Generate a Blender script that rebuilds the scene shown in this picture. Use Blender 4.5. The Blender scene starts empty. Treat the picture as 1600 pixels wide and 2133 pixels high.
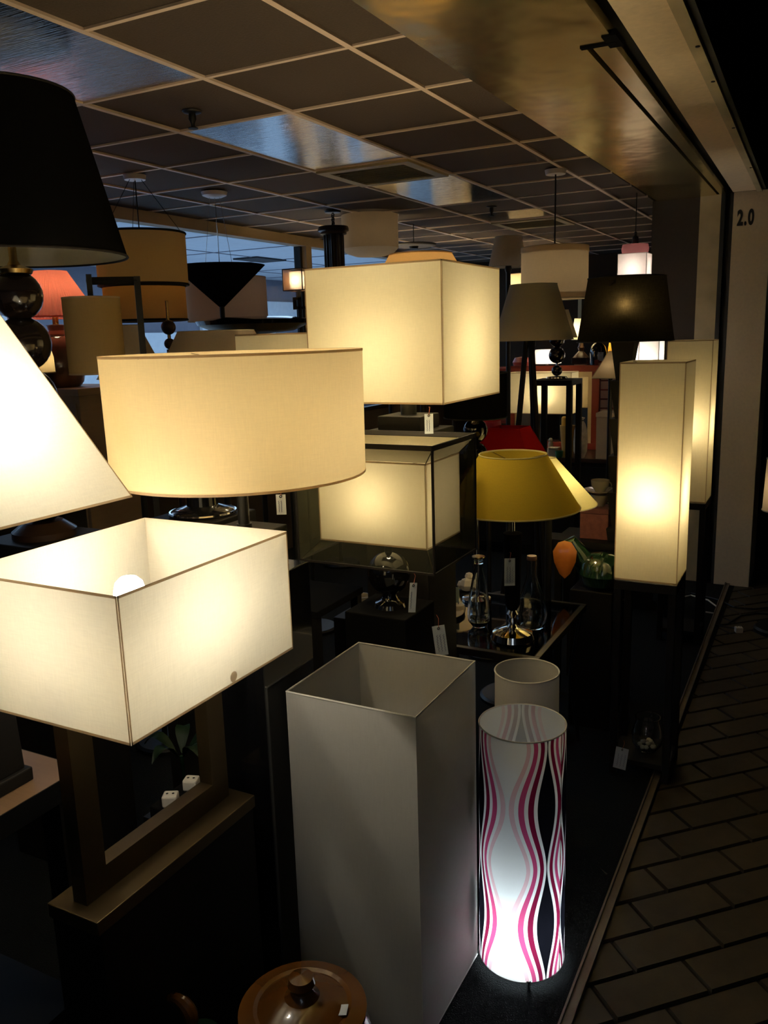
import bpy, bmesh, math, random
from mathutils import Vector, Matrix
random.seed(7)
S = bpy.context.scene
COL = S.collection

# ---------------------------------------------------------------- camera
cam_d = bpy.data.cameras.new('camera'); cam = bpy.data.objects.new('camera', cam_d); COL.objects.link(cam)
cam.matrix_world = Matrix(((0.88597, -0.069169, 0.458555, 0.0), (0.462788, 0.195262, -0.864696, 0.0), (-0.029728, 0.978309, 0.205007, 1.7), (0.0, 0.0, 0.0, 1.0)))
cam_d.sensor_fit = 'HORIZONTAL'; cam_d.sensor_width = 36.0; cam_d.lens = 39.31
cam_d.clip_start = 0.05; cam_d.clip_end = 100
S.camera = cam
# ---------------------------------------------------------------- world: dim cool light of the arcade
W = bpy.data.worlds.new('world'); S.world = W; W.use_nodes = True
W.node_tree.nodes['Background'].inputs[0].default_value = (0.72, 0.85, 1.0, 1)
W.node_tree.nodes['Background'].inputs[1].default_value = 0.013
# cool ceiling lamps and an added uplight in the concourse behind the shop window
def area(name, loc, rot, sx, sy, power, color):
    d = bpy.data.lights.new(name, 'AREA'); d.shape = 'RECTANGLE'; d.size = sx; d.size_y = sy; d.energy = power; d.color = color
    o = bpy.data.objects.new(name, d); COL.objects.link(o); o.location = loc; o.rotation_euler = rot
    return o
area('concourse_light', (-6.6, 9.0, 2.74), (0, 0, 0), 3.0, 12.0, 165, (0.55, 0.76, 1.0))
area('concourse_added_uplight', (-6.6, 9.0, 1.2), (math.pi, 0, 0), 3.0, 12.0, 30, (0.42, 0.68, 1.0))  # added upward light that brightens the concourse ceiling, no fitting there
area('arcade_light', (1.6, -3.5, 3.4), (math.radians(12), 0, 0), 1.2, 2.4, 8, (0.70, 0.84, 1.0))
# ---------------------------------------------------------------- exposure
vs = S.view_settings
vs.view_transform = 'Standard'; vs.look = 'None'; vs.gamma = 1.0; vs.exposure = 0.0; vs.use_curve_mapping = False

# ================================================================ helpers
class G:
    def __init__(s): s.v = []; s.f = []
    def add(s, vs, fs):
        n = len(s.v); s.v += [tuple(v) for v in vs]; s.f += [tuple(i + n for i in f) for f in fs]; return s
    def box(s, x0, x1, y0, y1, z0, z1):
        return s.add([(x0,y0,z0),(x1,y0,z0),(x1,y1,z0),(x0,y1,z0),(x0,y0,z1),(x1,y0,z1),(x1,y1,z1),(x0,y1,z1)],
                     [(3,2,1,0),(4,5,6,7),(0,1,5,4),(1,2,6,5),(2,3,7,6),(3,0,4,7)])
    def prism4(s, hb, zb, ht, zt):   # closed tapered block, half sizes (hx, hy)
        a, b = hb; c, d = ht
        return s.add([(-a,-b,zb),(a,-b,zb),(a,b,zb),(-a,b,zb),(-c,-d,zt),(c,-d,zt),(c,d,zt),(-c,d,zt)],
                     [(3,2,1,0),(4,5,6,7),(0,1,5,4),(1,2,6,5),(2,3,7,6),(3,0,4,7)])
    def lathe(s, prof, n=32, c=(0,0), cap=False, sy=1.0):
        vs = []; fs = []
        for r, z in prof:
            for i in range(n):
                a = 2*math.pi*i/n; vs.append((c[0]+r*math.cos(a), c[1]+sy*r*math.sin(a), z))
        for k in range(len(prof)-1):
            for i in range(n):
                j = (i+1) % n; fs.append((k*n+i, k*n+j, (k+1)*n+j, (k+1)*n+i))
        if cap:
            fs.append(tuple(range(n))[::-1]); fs.append(tuple((len(prof)-1)*n+i for i in range(n)))
        return s.add(vs, fs)
    def tube(s, pts, r, n=8, closed=False):
        P = [Vector(p) for p in pts]; m = len(P); vs = []; fs = []
        up0 = Vector((0.03, 0.05, 1)).normalized()
        for i, p in enumerate(P):
            a = P[(i-1) % m] if (closed or i > 0) else p; b = P[(i+1) % m] if (closed or i < m-1) else p
            t = (b-a).normalized()
            u = up0 if abs(t.dot(up0)) < 0.95 else Vector((1, 0, 0))
            e1 = t.cross(u).normalized(); e2 = t.cross(e1).normalized()
            rr = r[i] if isinstance(r, (list, tuple)) else r
            for k in range(n):
                w = 2*math.pi*k/n; vs.append(p + e1*rr*math.cos(w) + e2*rr*math.sin(w))
        for i in range(m if closed else m-1):
            j = (i+1) % m
            for k in range(n):
                l = (k+1) % n; fs.append((i*n+k, i*n+l, j*n+l, j*n+k))
        if not closed:
            fs.append(tuple(range(n))); fs.append(tuple((m-1)*n+k for k in range(n))[::-1])
        return s.add(vs, fs)
    def ring(s, R, z, r, n=48, c=(0,0)):
        return s.tube([(c[0]+R*math.cos(2*math.pi*i/n), c[1]+R*math.sin(2*math.pi*i/n), z) for i in range(n)], r, 6, True)
    def ball(s, c, r, n=20, sz=1.0):
        m = n//2
        return s.lathe([(max(r*math.sin(math.pi*i/m), 1e-4), c[2]-sz*r*math.cos(math.pi*i/m)) for i in range(m+1)], n, (c[0], c[1]))
    def disc(s, r, z, n=32, c=(0,0)):
        return s.add([(c[0]+r*math.cos(2*math.pi*i/n), c[1]+r*math.sin(2*math.pi*i/n), z) for i in range(n)], [tuple(range(n))])
    def quad(s, a, b, c, d): return s.add([a, b, c, d], [(0, 1, 2, 3)])

def mesh_of(g, name, smooth=False):
    me = bpy.data.meshes.new(name); me.from_pydata(g.v, [], g.f)
    bm = bmesh.new(); bm.from_mesh(me); bmesh.ops.recalc_face_normals(bm, faces=bm.faces); bm.to_mesh(me); bm.free()
    if smooth:
        for p in me.polygons: p.use_smooth = True
        try: me.set_sharp_from_angle(angle=math.radians(35))
        except Exception: pass
    return me
def obj(name, g, mat, parent=None, smooth=False, label=None, bevel=0):
    me = g if isinstance(g, bpy.types.Mesh) else mesh_of(g, name, smooth)
    if mat is not None and len(me.materials) == 0: me.materials.append(mat)
    o = bpy.data.objects.new(name, me); COL.objects.link(o)
    if parent is not None: o.parent = parent
    if label: o['label'] = label
    if bevel:
        b = o.modifiers.new('bevel', 'BEVEL'); b.width = bevel; b.segments = 2; b.limit_method = 'ANGLE'
    return o
def tag(o, label, cat, group=None, kind=None):
    o['label'] = label; o['category'] = cat
    if group: o['group'] = group
    if kind: o['kind'] = kind
    return o
def thing(name, label, cat, loc, rz=0, group=None, kind=None):
    o = bpy.data.objects.new(name, None); COL.objects.link(o); o.location = loc; o.rotation_euler = (0, 0, rz)
    o.empty_display_size = 0.05
    return tag(o, label, cat, group, kind)

# ---------------------------------------------------------------- materials
def newmat(name):
    m = bpy.data.materials.new(name); m.use_nodes = True; nt = m.node_tree; nt.nodes.clear()
    out = nt.nodes.new('ShaderNodeOutputMaterial'); return m, nt, out
def noise_bump(nt, scale, strength, dist=0.01, vec=(1,1,1), detail=3):
    tc = nt.nodes.new('ShaderNodeTexCoord'); mp = nt.nodes.new('ShaderNodeMapping'); mp.inputs['Scale'].default_value = vec
    nt.links.new(tc.outputs['Object'], mp.inputs[0])
    nz = nt.nodes.new('ShaderNodeTexNoise'); nz.inputs['Scale'].default_value = scale; nz.inputs['Detail'].default_value = detail
    nt.links.new(mp.outputs[0], nz.inputs['Vector'])
    b = nt.nodes.new('ShaderNodeBump'); b.inputs['Strength'].default_value = strength; b.inputs['Distance'].default_value = dist
    nt.links.new(nz.outputs[0], b.inputs['Height']); return nz, b
def M(name, col, rough=0.6, metal=0.0, var=0.12, scale=12, bump=0.1, vec=(1,1,1), spec=0.5, trans=0.0, ior=1.45, coat=0.0, alpha=1.0, bdist=0.005):
    m, nt, out = newmat(name)
    p = nt.nodes.new('ShaderNodeBsdfPrincipled')
    nz, b = noise_bump(nt, scale, bump, bdist, vec)
    r = nt.nodes.new('ShaderNodeMix'); r.data_type = 'RGBA'
    lo = tuple(c*(1-var) for c in col); hi = tuple(min(1, c*(1+var)) for c in col)
    r.inputs[6].default_value = (*lo, 1); r.inputs[7].default_value = (*hi, 1)
    nt.links.new(nz.outputs[0], r.inputs[0]); nt.links.new(r.outputs[2], p.inputs['Base Color'])
    p.inputs['Roughness'].default_value = rough; p.inputs['Metallic'].default_value = metal
    p.inputs['Specular IOR Level'].default_value = spec; p.inputs['IOR'].default_value = ior
    p.inputs['Transmission Weight'].default_value = trans; p.inputs['Coat Weight'].default_value = coat
    p.inputs['Alpha'].default_value = alpha
    if bump: nt.links.new(b.outputs[0], p.inputs['Normal'])
    nt.links.new(p.outputs[0], out.inputs[0]); return m
def fabric(name, col, tcol=None, trans=0.42, weave=900, wb=0.15, streak=0.04):
    """thin woven lampshade cloth: part of the light goes through, part scatters back"""
    tcol = tcol or col
    m, nt, out = newmat(name); N = nt.nodes; L = nt.links
    tc = N.new('ShaderNodeTexCoord')
    def nzs(vec, scale):
        mp = N.new('ShaderNodeMapping'); mp.inputs['Scale'].default_value = vec; L.new(tc.outputs['Object'], mp.inputs[0])
        n = N.new('ShaderNodeTexNoise'); n.inputs['Scale'].default_value = scale; n.inputs['Detail'].default_value = 2
        L.new(mp.outputs[0], n.inputs[0]); return n
    n1 = nzs((1, 1, 14), 34); n2 = nzs((9, 9, 1), 34)
    ad = N.new('ShaderNodeMath'); ad.operation = 'ADD'; L.new(n1.outputs[0], ad.inputs[0]); L.new(n2.outputs[0], ad.inputs[1])
    mr = N.new('ShaderNodeMapRange'); mr.inputs[1].default_value = 0.6; mr.inputs[2].default_value = 1.4
    mr.inputs[3].default_value = 1-streak; mr.inputs[4].default_value = 1+streak; L.new(ad.outputs[0], mr.inputs[0])
    def tint(c):
        x = N.new('ShaderNodeMix'); x.data_type = 'RGBA'; x.blend_type = 'MULTIPLY'; x.inputs[0].default_value = 1
        x.inputs[6].default_value = (*c, 1); L.new(mr.outputs[0], x.inputs[7]); return x
    bp = N.new('ShaderNodeBump'); bp.inputs['Strength'].default_value = wb; bp.inputs['Distance'].default_value = 0.002
    L.new(ad.outputs[0], bp.inputs['Height'])
    d = N.new('ShaderNodeBsdfDiffuse'); t = N.new('ShaderNodeBsdfTranslucent'); mx = N.new('ShaderNodeMixShader')
    L.new(tint(col).outputs[2], d.inputs[0]); L.new(tint(tcol).outputs[2], t.inputs[0])
    L.new(bp.outputs[0], d.inputs['Normal'])
    mx.inputs[0].default_value = trans; L.new(d.outputs[0], mx.inputs[1]); L.new(t.outputs[0], mx.inputs[2])
    L.new(mx.outputs[0], out.inputs[0]); return m
def veil(name, col, clear):
    m, nt, out = newmat(name); N = nt.nodes; L = nt.links
    d = N.new('ShaderNodeBsdfDiffuse'); d.inputs[0].default_value = (*col, 1)
    t = N.new('ShaderNodeBsdfTransparent'); mx = N.new('ShaderNodeMixShader'); mx.inputs[0].default_value = clear
    # threads close up when the cloth is seen edge on: clear ** (1 / cos)
    geo = N.new('ShaderNodeNewGeometry'); dt = N.new('ShaderNodeVectorMath'); dt.operation = 'DOT_PRODUCT'
    L.new(geo.outputs['Normal'], dt.inputs[0]); L.new(geo.outputs['Incoming'], dt.inputs[1])
    ab = N.new('ShaderNodeMath'); ab.operation = 'ABSOLUTE'; L.new(dt.outputs['Value'], ab.inputs[0])
    dv = N.new('ShaderNodeMath'); dv.operation = 'DIVIDE'; dv.inputs[0].default_value = 1; L.new(ab.outputs[0], dv.inputs[1])
    pw = N.new('ShaderNodeMath'); pw.operation = 'POWER'; pw.inputs[0].default_value = clear; L.new(dv.outputs[0], pw.inputs[1]); L.new(pw.outputs[0], mx.inputs[0])
    nz, b = noise_bump(nt, 60, 0.1); L.new(b.outputs[0], d.inputs['Normal'])
    L.new(d.outputs[0], mx.inputs[1]); L.new(t.outputs[0], mx.inputs[2]); L.new(mx.outputs[0], out.inputs[0]); return m
def pane_glass(name, tint=(1,1,1), refl=0.10):
    m, nt, out = newmat(name); N = nt.nodes; L = nt.links
    g = N.new('ShaderNodeBsdfGlossy'); g.inputs['Roughness'].default_value = 0.02
    t = N.new('ShaderNodeBsdfTransparent'); t.inputs[0].default_value = (*tint, 1)
    fr = N.new('ShaderNodeLayerWeight'); fr.inputs[0].default_value = 0.25
    geo = N.new('ShaderNodeNewGeometry'); iv = N.new('ShaderNodeMath'); iv.operation = 'SUBTRACT'; iv.inputs[0].default_value = 1; L.new(geo.outputs['Backfacing'], iv.inputs[1])
    ml = N.new('ShaderNodeMath'); ml.operation = 'MULTIPLY'; L.new(fr.outputs[0], ml.inputs[0]); L.new(iv.outputs[0], ml.inputs[1]); ml.use_clamp = True
    nz, b = noise_bump(nt, 3, 0.02); L.new(b.outputs[0], g.inputs['Normal'])
    mx = N.new('ShaderNodeMixShader'); L.new(ml.outputs[0], mx.inputs[0]); L.new(t.outputs[0], mx.inputs[1]); L.new(g.outputs[0], mx.inputs[2])
    L.new(mx.outputs[0], out.inputs[0]); return m
def glow(name, col, strength):
    m, nt, out = newmat(name); e = nt.nodes.new('ShaderNodeEmission'); e.inputs[0].default_value = (*col, 1); e.inputs[1].default_value = strength
    nt.links.new(e.outputs[0], out.inputs[0]); return m

WARM = (1.0, 0.80, 0.47); WARMER = (1.0, 0.70, 0.34); COOL = (0.80, 0.93, 1.0); NEUT = (1.0, 0.90, 0.72)
mt = {}
mt['cream']   = fabric('cream_linen', (0.92, 0.85, 0.63))
mt['creamw']  = fabric('cream_cotton', (0.93, 0.88, 0.73))
mt['straw']   = fabric('straw_linen', (0.90, 0.75, 0.47))
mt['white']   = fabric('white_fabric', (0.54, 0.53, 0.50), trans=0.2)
mt['grey']    = fabric('putty_fabric', (0.56, 0.49, 0.36), trans=0.25)
mt['tan']     = fabric('tan_fabric', (0.46, 0.32, 0.14), trans=0.35)
mt['amber']   = fabric('amber_fabric', (0.62, 0.33, 0.09), trans=0.4)
mt['salmon']  = fabric('salmon_fabric', (0.55, 0.38, 0.26), trans=0.35)
mt['natural'] = fabric('natural_fabric', (0.80, 0.66, 0.49), trans=0.4)
mt['coral']   = fabric('coral_pleated', (0.88, 0.28, 0.20), trans=0.5)
mt['orange']  = fabric('warm_fabric', (0.85, 0.58, 0.28), trans=0.5)
mt['yellow']  = fabric('mustard_fabric', (0.62, 0.44, 0.045), trans=0.45)
mt['lemon']   = fabric('lemon_fabric', (0.80, 0.72, 0.32), trans=0.45)
mt['red']     = fabric('red_fabric', (0.42, 0.015, 0.02), trans=0.3)
mt['black']   = fabric('black_fabric', (0.006, 0.006, 0.006), trans=0.02)
mt['teal']    = fabric('black_green_fabric', (0.008, 0.010, 0.007), (0.022, 0.024, 0.015), trans=0.5, streak=0.35)
mt['lining']  = fabric('shade_lining', (0.62, 0.60, 0.52), trans=0.1)
mt['trim_tan']  = M('tan_binding', (0.36, 0.26, 0.16), 0.8)
mt['bind'] = fabric('folded_binding', (0.55, 0.42, 0.28), trans=0.5)
mt['felt'] = M('matt_black_felt', (0.006, 0.006, 0.006), 1.0, spec=0.05)
mt['trim_lt']   = M('cream_binding', (0.55, 0.49, 0.36), 0.8)
mt['trim_dk']   = M('dark_binding', (0.012, 0.009, 0.007), 0.8)
mt['trim_wh']   = M('white_binding', (0.62, 0.60, 0.55), 0.8)
mt['wire']    = M('chrome_wire', (0.6, 0.58, 0.55), 0.25, 1.0, bump=0)
mt['blackwood'] = M('black_lacquered_wood', (0.006, 0.005, 0.004), 0.6, spec=0.25, vec=(1,1,8))
mt['blackmetal']= M('black_metal', (0.010, 0.010, 0.010), 0.45, 0.2)
mt['gloss']   = M('glossy_black', (0.006, 0.006, 0.007), 0.12, coat=0.6, bump=0.02)
mt['darkball'] = M('dark_turned_wood', (0.014, 0.008, 0.006), 0.22, coat=0.5)
mt['walnut'] = M('walnut_top', (0.13, 0.075, 0.04), 0.45, vec=(1,8,1))
mt['brownwood'] = M('dark_brown_wood', (0.035, 0.016, 0.008), 0.35, vec=(1,1,10), coat=0.2)
mt['bronze']  = M('bronzed_metal', (0.10, 0.070, 0.034), 0.42, 0.75, bump=0.05)
mt['chrome']  = M('chrome', (0.75, 0.72, 0.68), 0.08, 1.0, bump=0.0, var=0.02)
mt['brass']   = M('aged_brass', (0.55, 0.38, 0.14), 0.25, 1.0)
mt['glass']   = M('clear_glass', (0.92, 0.95, 0.92), 0.03, trans=1.0, ior=1.45, bump=0.05, var=0.01, scale=6)
mt['pane']    = pane_glass('window_glass', (0.93, 0.97, 1.0))
mt['tabletop_glass'] = pane_glass('smoked_glass', (0.30, 0.30, 0.28))
mt['mirror_panel'] = M('mirror_diffuser', (0.66, 0.66, 0.66), 0.13, 1.0, scale=30, bump=0.12, vec=(0.25, 6, 1), bdist=0.01)
mt['prism_panel'] = M('prismatic_diffuser', (0.62, 0.57, 0.50), 0.20, 1.0, scale=30, bump=0.25, vec=(0.25, 6, 1), bdist=0.01)
mt['soffit']  = M('brushed_brass_steel', (0.99, 0.77, 0.40), 0.25, 1.0, scale=2.2, bump=0.35, bdist=0.05, var=0.25)
mt['tile']    = M('ceiling_tile', (0.068, 0.048, 0.034), 0.9, scale=140, bump=0.35, var=0.2)
mt['tbar']    = M('ceiling_tbar', (0.80, 0.63, 0.50), 0.5)
mt['plaster'] = M('cream_plaster', (0.82, 0.66, 0.45), 0.8, scale=40, bump=0.25, var=0.12)
mt['pillar']  = M('pillar_paint', (0.80, 0.67, 0.48), 0.8, scale=60, bump=0.25, var=0.10)
mt['framepaint'] = M('scuffed_frame_paint', (0.50, 0.42, 0.26), 0.5, scale=7, bump=0.2, var=0.35)
mt['darkwall']= M('dark_wall', (0.050, 0.040, 0.032), 0.9, scale=50)
mt['rearwall']= M('rear_wall', (0.036, 0.022, 0.012), 0.95, scale=20)
mt['carpet']  = M('charcoal_carpet', (0.008, 0.009, 0.009), 0.95, spec=0.15, scale=260, bump=0.9, var=0.5, bdist=0.01)
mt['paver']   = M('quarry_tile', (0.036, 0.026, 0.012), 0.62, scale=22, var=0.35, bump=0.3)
mt['grout']   = M('dark_grout', (0.006, 0.005, 0.004), 0.9)
mt['rail']    = M('worn_metal_edge', (0.13, 0.10, 0.07), 0.6, 0.2, scale=20, var=0.3)
mt['pelmet']  = M('pelmet_paint', (0.50, 0.38, 0.26), 0.7)
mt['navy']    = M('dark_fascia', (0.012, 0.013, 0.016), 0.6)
mt['whiteplastic'] = M('white_plastic', (0.70, 0.66, 0.58), 0.4)
mt['blackplastic'] = M('black_plastic', (0.012, 0.012, 0.012), 0.5)
mt['card']    = M('tag_card', (0.62, 0.68, 0.74), 0.8, var=0.04)
mt['ink']     = M('blue_ink', (0.02, 0.04, 0.16), 0.6)
mt['inkblack']= M('black_paint', (0.008, 0.008, 0.008), 0.6)
mt['string']  = M('tag_string', (0.45, 0.12, 0.08), 0.8)
mt['ceramic_y'] = M('ochre_glaze', (0.12, 0.045, 0.008), 0.22, coat=0.6, scale=9, var=0.5, bump=0.25)
mt['ceramic_g'] = M('green_glaze', (0.012, 0.035, 0.016), 0.12, coat=0.9, scale=30, var=0.4, bump=0.6)
mt['ceramic_o'] = M('orange_glaze', (0.42, 0.13, 0.02), 0.25, coat=0.5, scale=30, var=0.3, bump=0.3)
mt['ceramic_w'] = M('white_ceramic', (0.36, 0.31, 0.24), 0.25, coat=0.4)
mt['ceramic_b'] = M('brown_urn_glaze', (0.10, 0.045, 0.022), 0.2, coat=0.7, scale=14, var=0.8, bump=0.5, vec=(1,1,0.25))
mt['urn_rim'] = M('rose_brown_glaze', (0.30, 0.17, 0.12), 0.35)
mt['stone']   = M('pale_pebbles', (0.55, 0.50, 0.42), 0.6)
mt['pinkbox'] = M('pink_damask', (0.15, 0.05, 0.035), 0.8, scale=45, var=0.4)
mt['redwood'] = M('red_painted_wood', (0.22, 0.030, 0.016), 0.45, vec=(1,1,6))
mt['mat']     = M('cream_mount', (0.72, 0.58, 0.34), 0.8)
mt['candle']  = M('yellow_wax', (0.75, 0.42, 0.06), 0.5)
mt['clearwrap'] = M('plastic_wrap', (0.62, 0.55, 0.46), 0.25, scale=30, bump=0.9, var=0.5)
mt['greenglass'] = M('green_glass', (0.15, 0.45, 0.22), 0.1, trans=0.6)
mt['beige']   = M('beige_paper', (0.50, 0.38, 0.24), 0.8)
mt['slat']    = M('dusty_pink_slat', (0.46, 0.26, 0.18), 0.7)
mt['steelwhite'] = M('white_enamel', (0.66, 0.62, 0.66), 0.35)
mt['pinkglass'] = fabric('rose_glass', (0.36, 0.15, 0.15), trans=0.4)
mt['opal']    = fabric('opal_glass', (0.82, 0.76, 0.70), trans=0.5)
mt['leaf']    = M('dark_leaf', (0.004, 0.013, 0.005), 0.5, spec=0.2)
mt['concrete']= M('concourse_floor', (0.75, 0.78, 0.82), 0.5)
mt['cwhite']  = M('concourse_paint', (0.62, 0.66, 0.72), 0.7)
mt['cgrey']   = M('concourse_grey', (0.22, 0.22, 0.27), 0.6)
mt['cpanel']  = M('shopfront_panel', (0.80, 0.86, 0.95), 0.6)
mt['chest']   = M('tan_chest', (0.40, 0.27, 0.17), 0.6, vec=(1,1,6))
mt['gold']    = M('gold_lining', (0.40, 0.30, 0.14), 0.4, 0.6)

# ---------------------------------------------------------------- lamp pieces
def bulb(root, z, strength, col, x=0, y=0, r=0.028, stem=True):
    g = G().lathe([(0.001, z-r), (r*0.6, z-r*0.85), (r*0.95, z-r*0.35), (r, z), (r*0.85, z+r*0.55), (r*0.5, z+r*0.9), (0.001, z+r)], 12, (x, y))
    obj('bulb', g, glow('lit_bulb', col, strength), root, True)
    if stem: obj('socket', G().lathe([(0.018, z-r-0.055), (0.018, z-r-0.003)], 12, (x, y), True), mt['blackplastic'], root, True)
def spider(root, z, r, zc=None):
    zc = z-0.02 if zc is None else zc
    g = G()
    for k in range(3):
        a = 2*math.pi*k/3+0.5; g.tube([(0.02*math.cos(a), 0.02*math.sin(a), zc), (r*math.cos(a), r*math.sin(a), z)], 0.0018, 5)
    g.ring(0.02, zc, 0.003, 16); obj('shade_fitting', g, mt['wire'], root)
def round_shade(root, zb, rb, zt, rt, mat, trim, tr=0.004, n=72, fit=True, lining=None, seam=False, name='shade'):
    s = obj(name, G().lathe([(rb, zb), (rb+(rt-rb)*0.33, zb+(zt-zb)*0.33), (rb+(rt-rb)*0.66, zb+(zt-zb)*0.66), (rt, zt)], n), mat, root, True)
    if trim is mt['trim_tan']:                       # folded cloth edge
        e = 0.0008; sl = (rt-rb)/(zt-zb); w = 0.005
        obj('top_rim', G().lathe([(rt-sl*w+e, zt-w), (rt+e, zt+0.0006), (rt-e, zt+0.0006)], n), mt['bind'], s, True); obj('bottom_rim', G().lathe([(rb-e, zb-0.0006), (rb+e, zb-0.0006), (rb+sl*w+e, zb+w)], n), mt['bind'], s, True)
    elif trim:
        obj('top_rim', G().ring(rt, zt, tr), trim, s, True); obj('bottom_rim', G().ring(rb, zb, tr), trim, s, True)
    if lining: obj('lining', G().lathe([(rb-0.004, zb+0.002), (rt-0.004, zt-0.002)], n), lining, s, True)
    if fit: spider(root, zt-0.004, rt)
    return s
def square_shade(root, hb, zb, ht, zt, mat, trim, tr=0.004, seam=None, fit=True, c=(0, 0), seam_r=None):
    cx, cy = c
    B = [(cx-hb[0], cy-hb[1], zb), (cx+hb[0], cy-hb[1], zb), (cx+hb[0], cy+hb[1], zb), (cx-hb[0], cy+hb[1], zb)]
    T = [(cx-ht[0], cy-ht[1], zt), (cx+ht[0], cy-ht[1], zt), (cx+ht[0], cy+ht[1], zt), (cx-ht[0], cy+ht[1], zt)]
    for i in range(4):
        j = (i+1) % 4; obj('shade_panel', G().quad(B[i], B[j], T[j], T[i]), mat, root)
    if trim is mt['trim_tan']:
        e = 1.0012; w = 0.005
        def P(i, u, v):      # point on panel i, u along the bottom edge, v up, pushed out a hair
            j = (i+1) % 4; b = Vector(B[i]).lerp(Vector(B[j]), u); t_ = Vector(T[i]).lerp(Vector(T[j]), u); p = b.lerp(t_, v)
            m_ = (Vector(B[i])+Vector(B[j]))/2; nx, ny = m_.x-cx, m_.y-cy; l = math.hypot(nx, ny); return (p.x+nx/l*0.0007, p.y+ny/l*0.0007, p.z)
        H = (Vector(T[0])-Vector(B[0])).length
        gt = G(); gb = G()
        for i in range(4):
            gt.quad(P(i, 0, 1-w/H), P(i, 1, 1-w/H), P(i, 1, 1.0005), P(i, 0, 1.0005)); gb.quad(P(i, 0, -0.0005), P(i, 1, -0.0005), P(i, 1, w/H), P(i, 0, w/H))
        obj('top_rim', gt, mt['bind'], root); obj('bottom_rim', gb, mt['bind'], root)
        for i in range(4):
            k = (i-1) % 4; wi = (Vector(B[(i+1) % 4])-Vector(B[i])).length; wk = (Vector(B[k])-Vector(B[i])).length
            obj('corner_seam', G().quad(P(i, 0, 0), P(i, 0.0035/wi, 0), P(i, 0.0035/wi, 1), P(i, 0, 1)).quad(P(k, 1-0.0035/wk, 0), P(k, 1, 0), P(k, 1, 1), P(k, 1-0.0035/wk, 1)), mt['bind'], root)
    elif trim:
        obj('top_rim', G().tube([T[0], T[1], T[2], T[3], T[0]], tr, 6), trim, root)
        obj('bottom_rim', G().tube([B[0], B[1], B[2], B[3], B[0]], tr, 6), trim, root)
        for i in range(4): obj('corner_seam', G().tube([B[i], T[i]], seam_r or tr, 6), seam or trim, root)
    if fit:
        g = G(); z = zt-0.03
        for p in T: g.tube([(cx, cy, z-0.01), (p[0], p[1], zt-0.003)], 0.0018, 5)
        g.ring(0.02, z-0.01, 0.003, 16, (cx, cy)); obj('shade_fitting', g, mt['wire'], root)
def pole(root, z0, z1, r, mat, base_r=None, base_h=0.025, base_mat=None):
    obj('pole', G().lathe([(r, z0), (r, z1)], 16, (0, 0), True), mat, root, True)
    if base_r: obj('base', G().lathe([(base_r, 0), (base_r, base_h*0.6), (base_r*0.92, base_h), (r, base_h*1.15)], 40, (0, 0), True), base_mat or mat, root, True)
def ball_stack(root, balls, mat, name='ball'):
    for z, r in balls: obj(name, G().ball((0, 0, z), r, 28), mat, root, True)
def price_tag(name_loc, rz, w, h, label, tilt=0.0, string=0.08, lines=3):
    t = thing('price_tag', label, 'tag', name_loc, rz); t.rotation_euler = (0, tilt, rz)
    obj('card', G().box(-w/2, w/2, -0.0006, 0.0006, -h, 0), mt['card'], t)
    obj('string', G().tube([(0, -0.001, -h*0.07), (0.004, 0, 0.02), (0, 0.003, string)], 0.0008, 5), mt['string'], t)
    obj('eyelet', G().tube([(0.003*math.cos(a*0.785), -0.0009, -h*0.09+0.003*math.sin(a*0.785)) for a in range(8)], 0.0012, 4, True), mt['inkblack'], t)
    g = G(); rnd = random.Random(hash(label) % 1000 if False else len(label))
    for k in range(lines):
        x = -w/2 + w*(0.28+0.26*k); pts = []
        for i in range(14):
            pts.append((x + w*0.06*(-1)**i*rnd.uniform(0.4, 1), -0.0009, -h*(0.3+0.045*i)))
        g.tube(pts, 0.0006, 4)
    obj('handwriting', g, mt['ink'], t)
    return t
def copy_tree(o, parent=None):
    c = o.copy(); COL.objects.link(c); c.parent = parent
    for ch in [x for x in bpy.data.objects if x.parent == o]: copy_tree(ch, c)
    return c

# ================================================================ the setting
def sbox(g, a, b, z0, z1):
    """box whose x-range slides from a=(x0,x1,y) to b=(x0,x1,y)"""
    return g.add([(a[0],a[2],z0),(a[1],a[2],z0),(b[1],b[2],z0),(b[0],b[2],z0),(a[0],a[2],z1),(a[1],a[2],z1),(b[1],b[2],z1),(b[0],b[2],z1)],
                 [(3,2,1,0),(4,5,6,7),(0,1,5,4),(1,2,6,5),(2,3,7,6),(3,0,4,7)])
def struct(name, g, mat, label, cat='structure', parent=None):
    o = obj(name, g, mat, parent)
    if parent is None: tag(o, label, cat, kind='structure')
    return o
ZC = 2.5
struct('floor', G().box(-3.95, -0.46, -1.2, 9.6, -0.06, 0.0), mt['carpet'], 'dark charcoal carpet of the lamp shop floor', 'floor')
arc = struct('floor_arcade', G().box(-0.46, 3.2, -3.0, 14.0, -0.06, -0.012), mt['grout'], 'arcade floor of brown quarry tiles outside the shop', 'floor')
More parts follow.
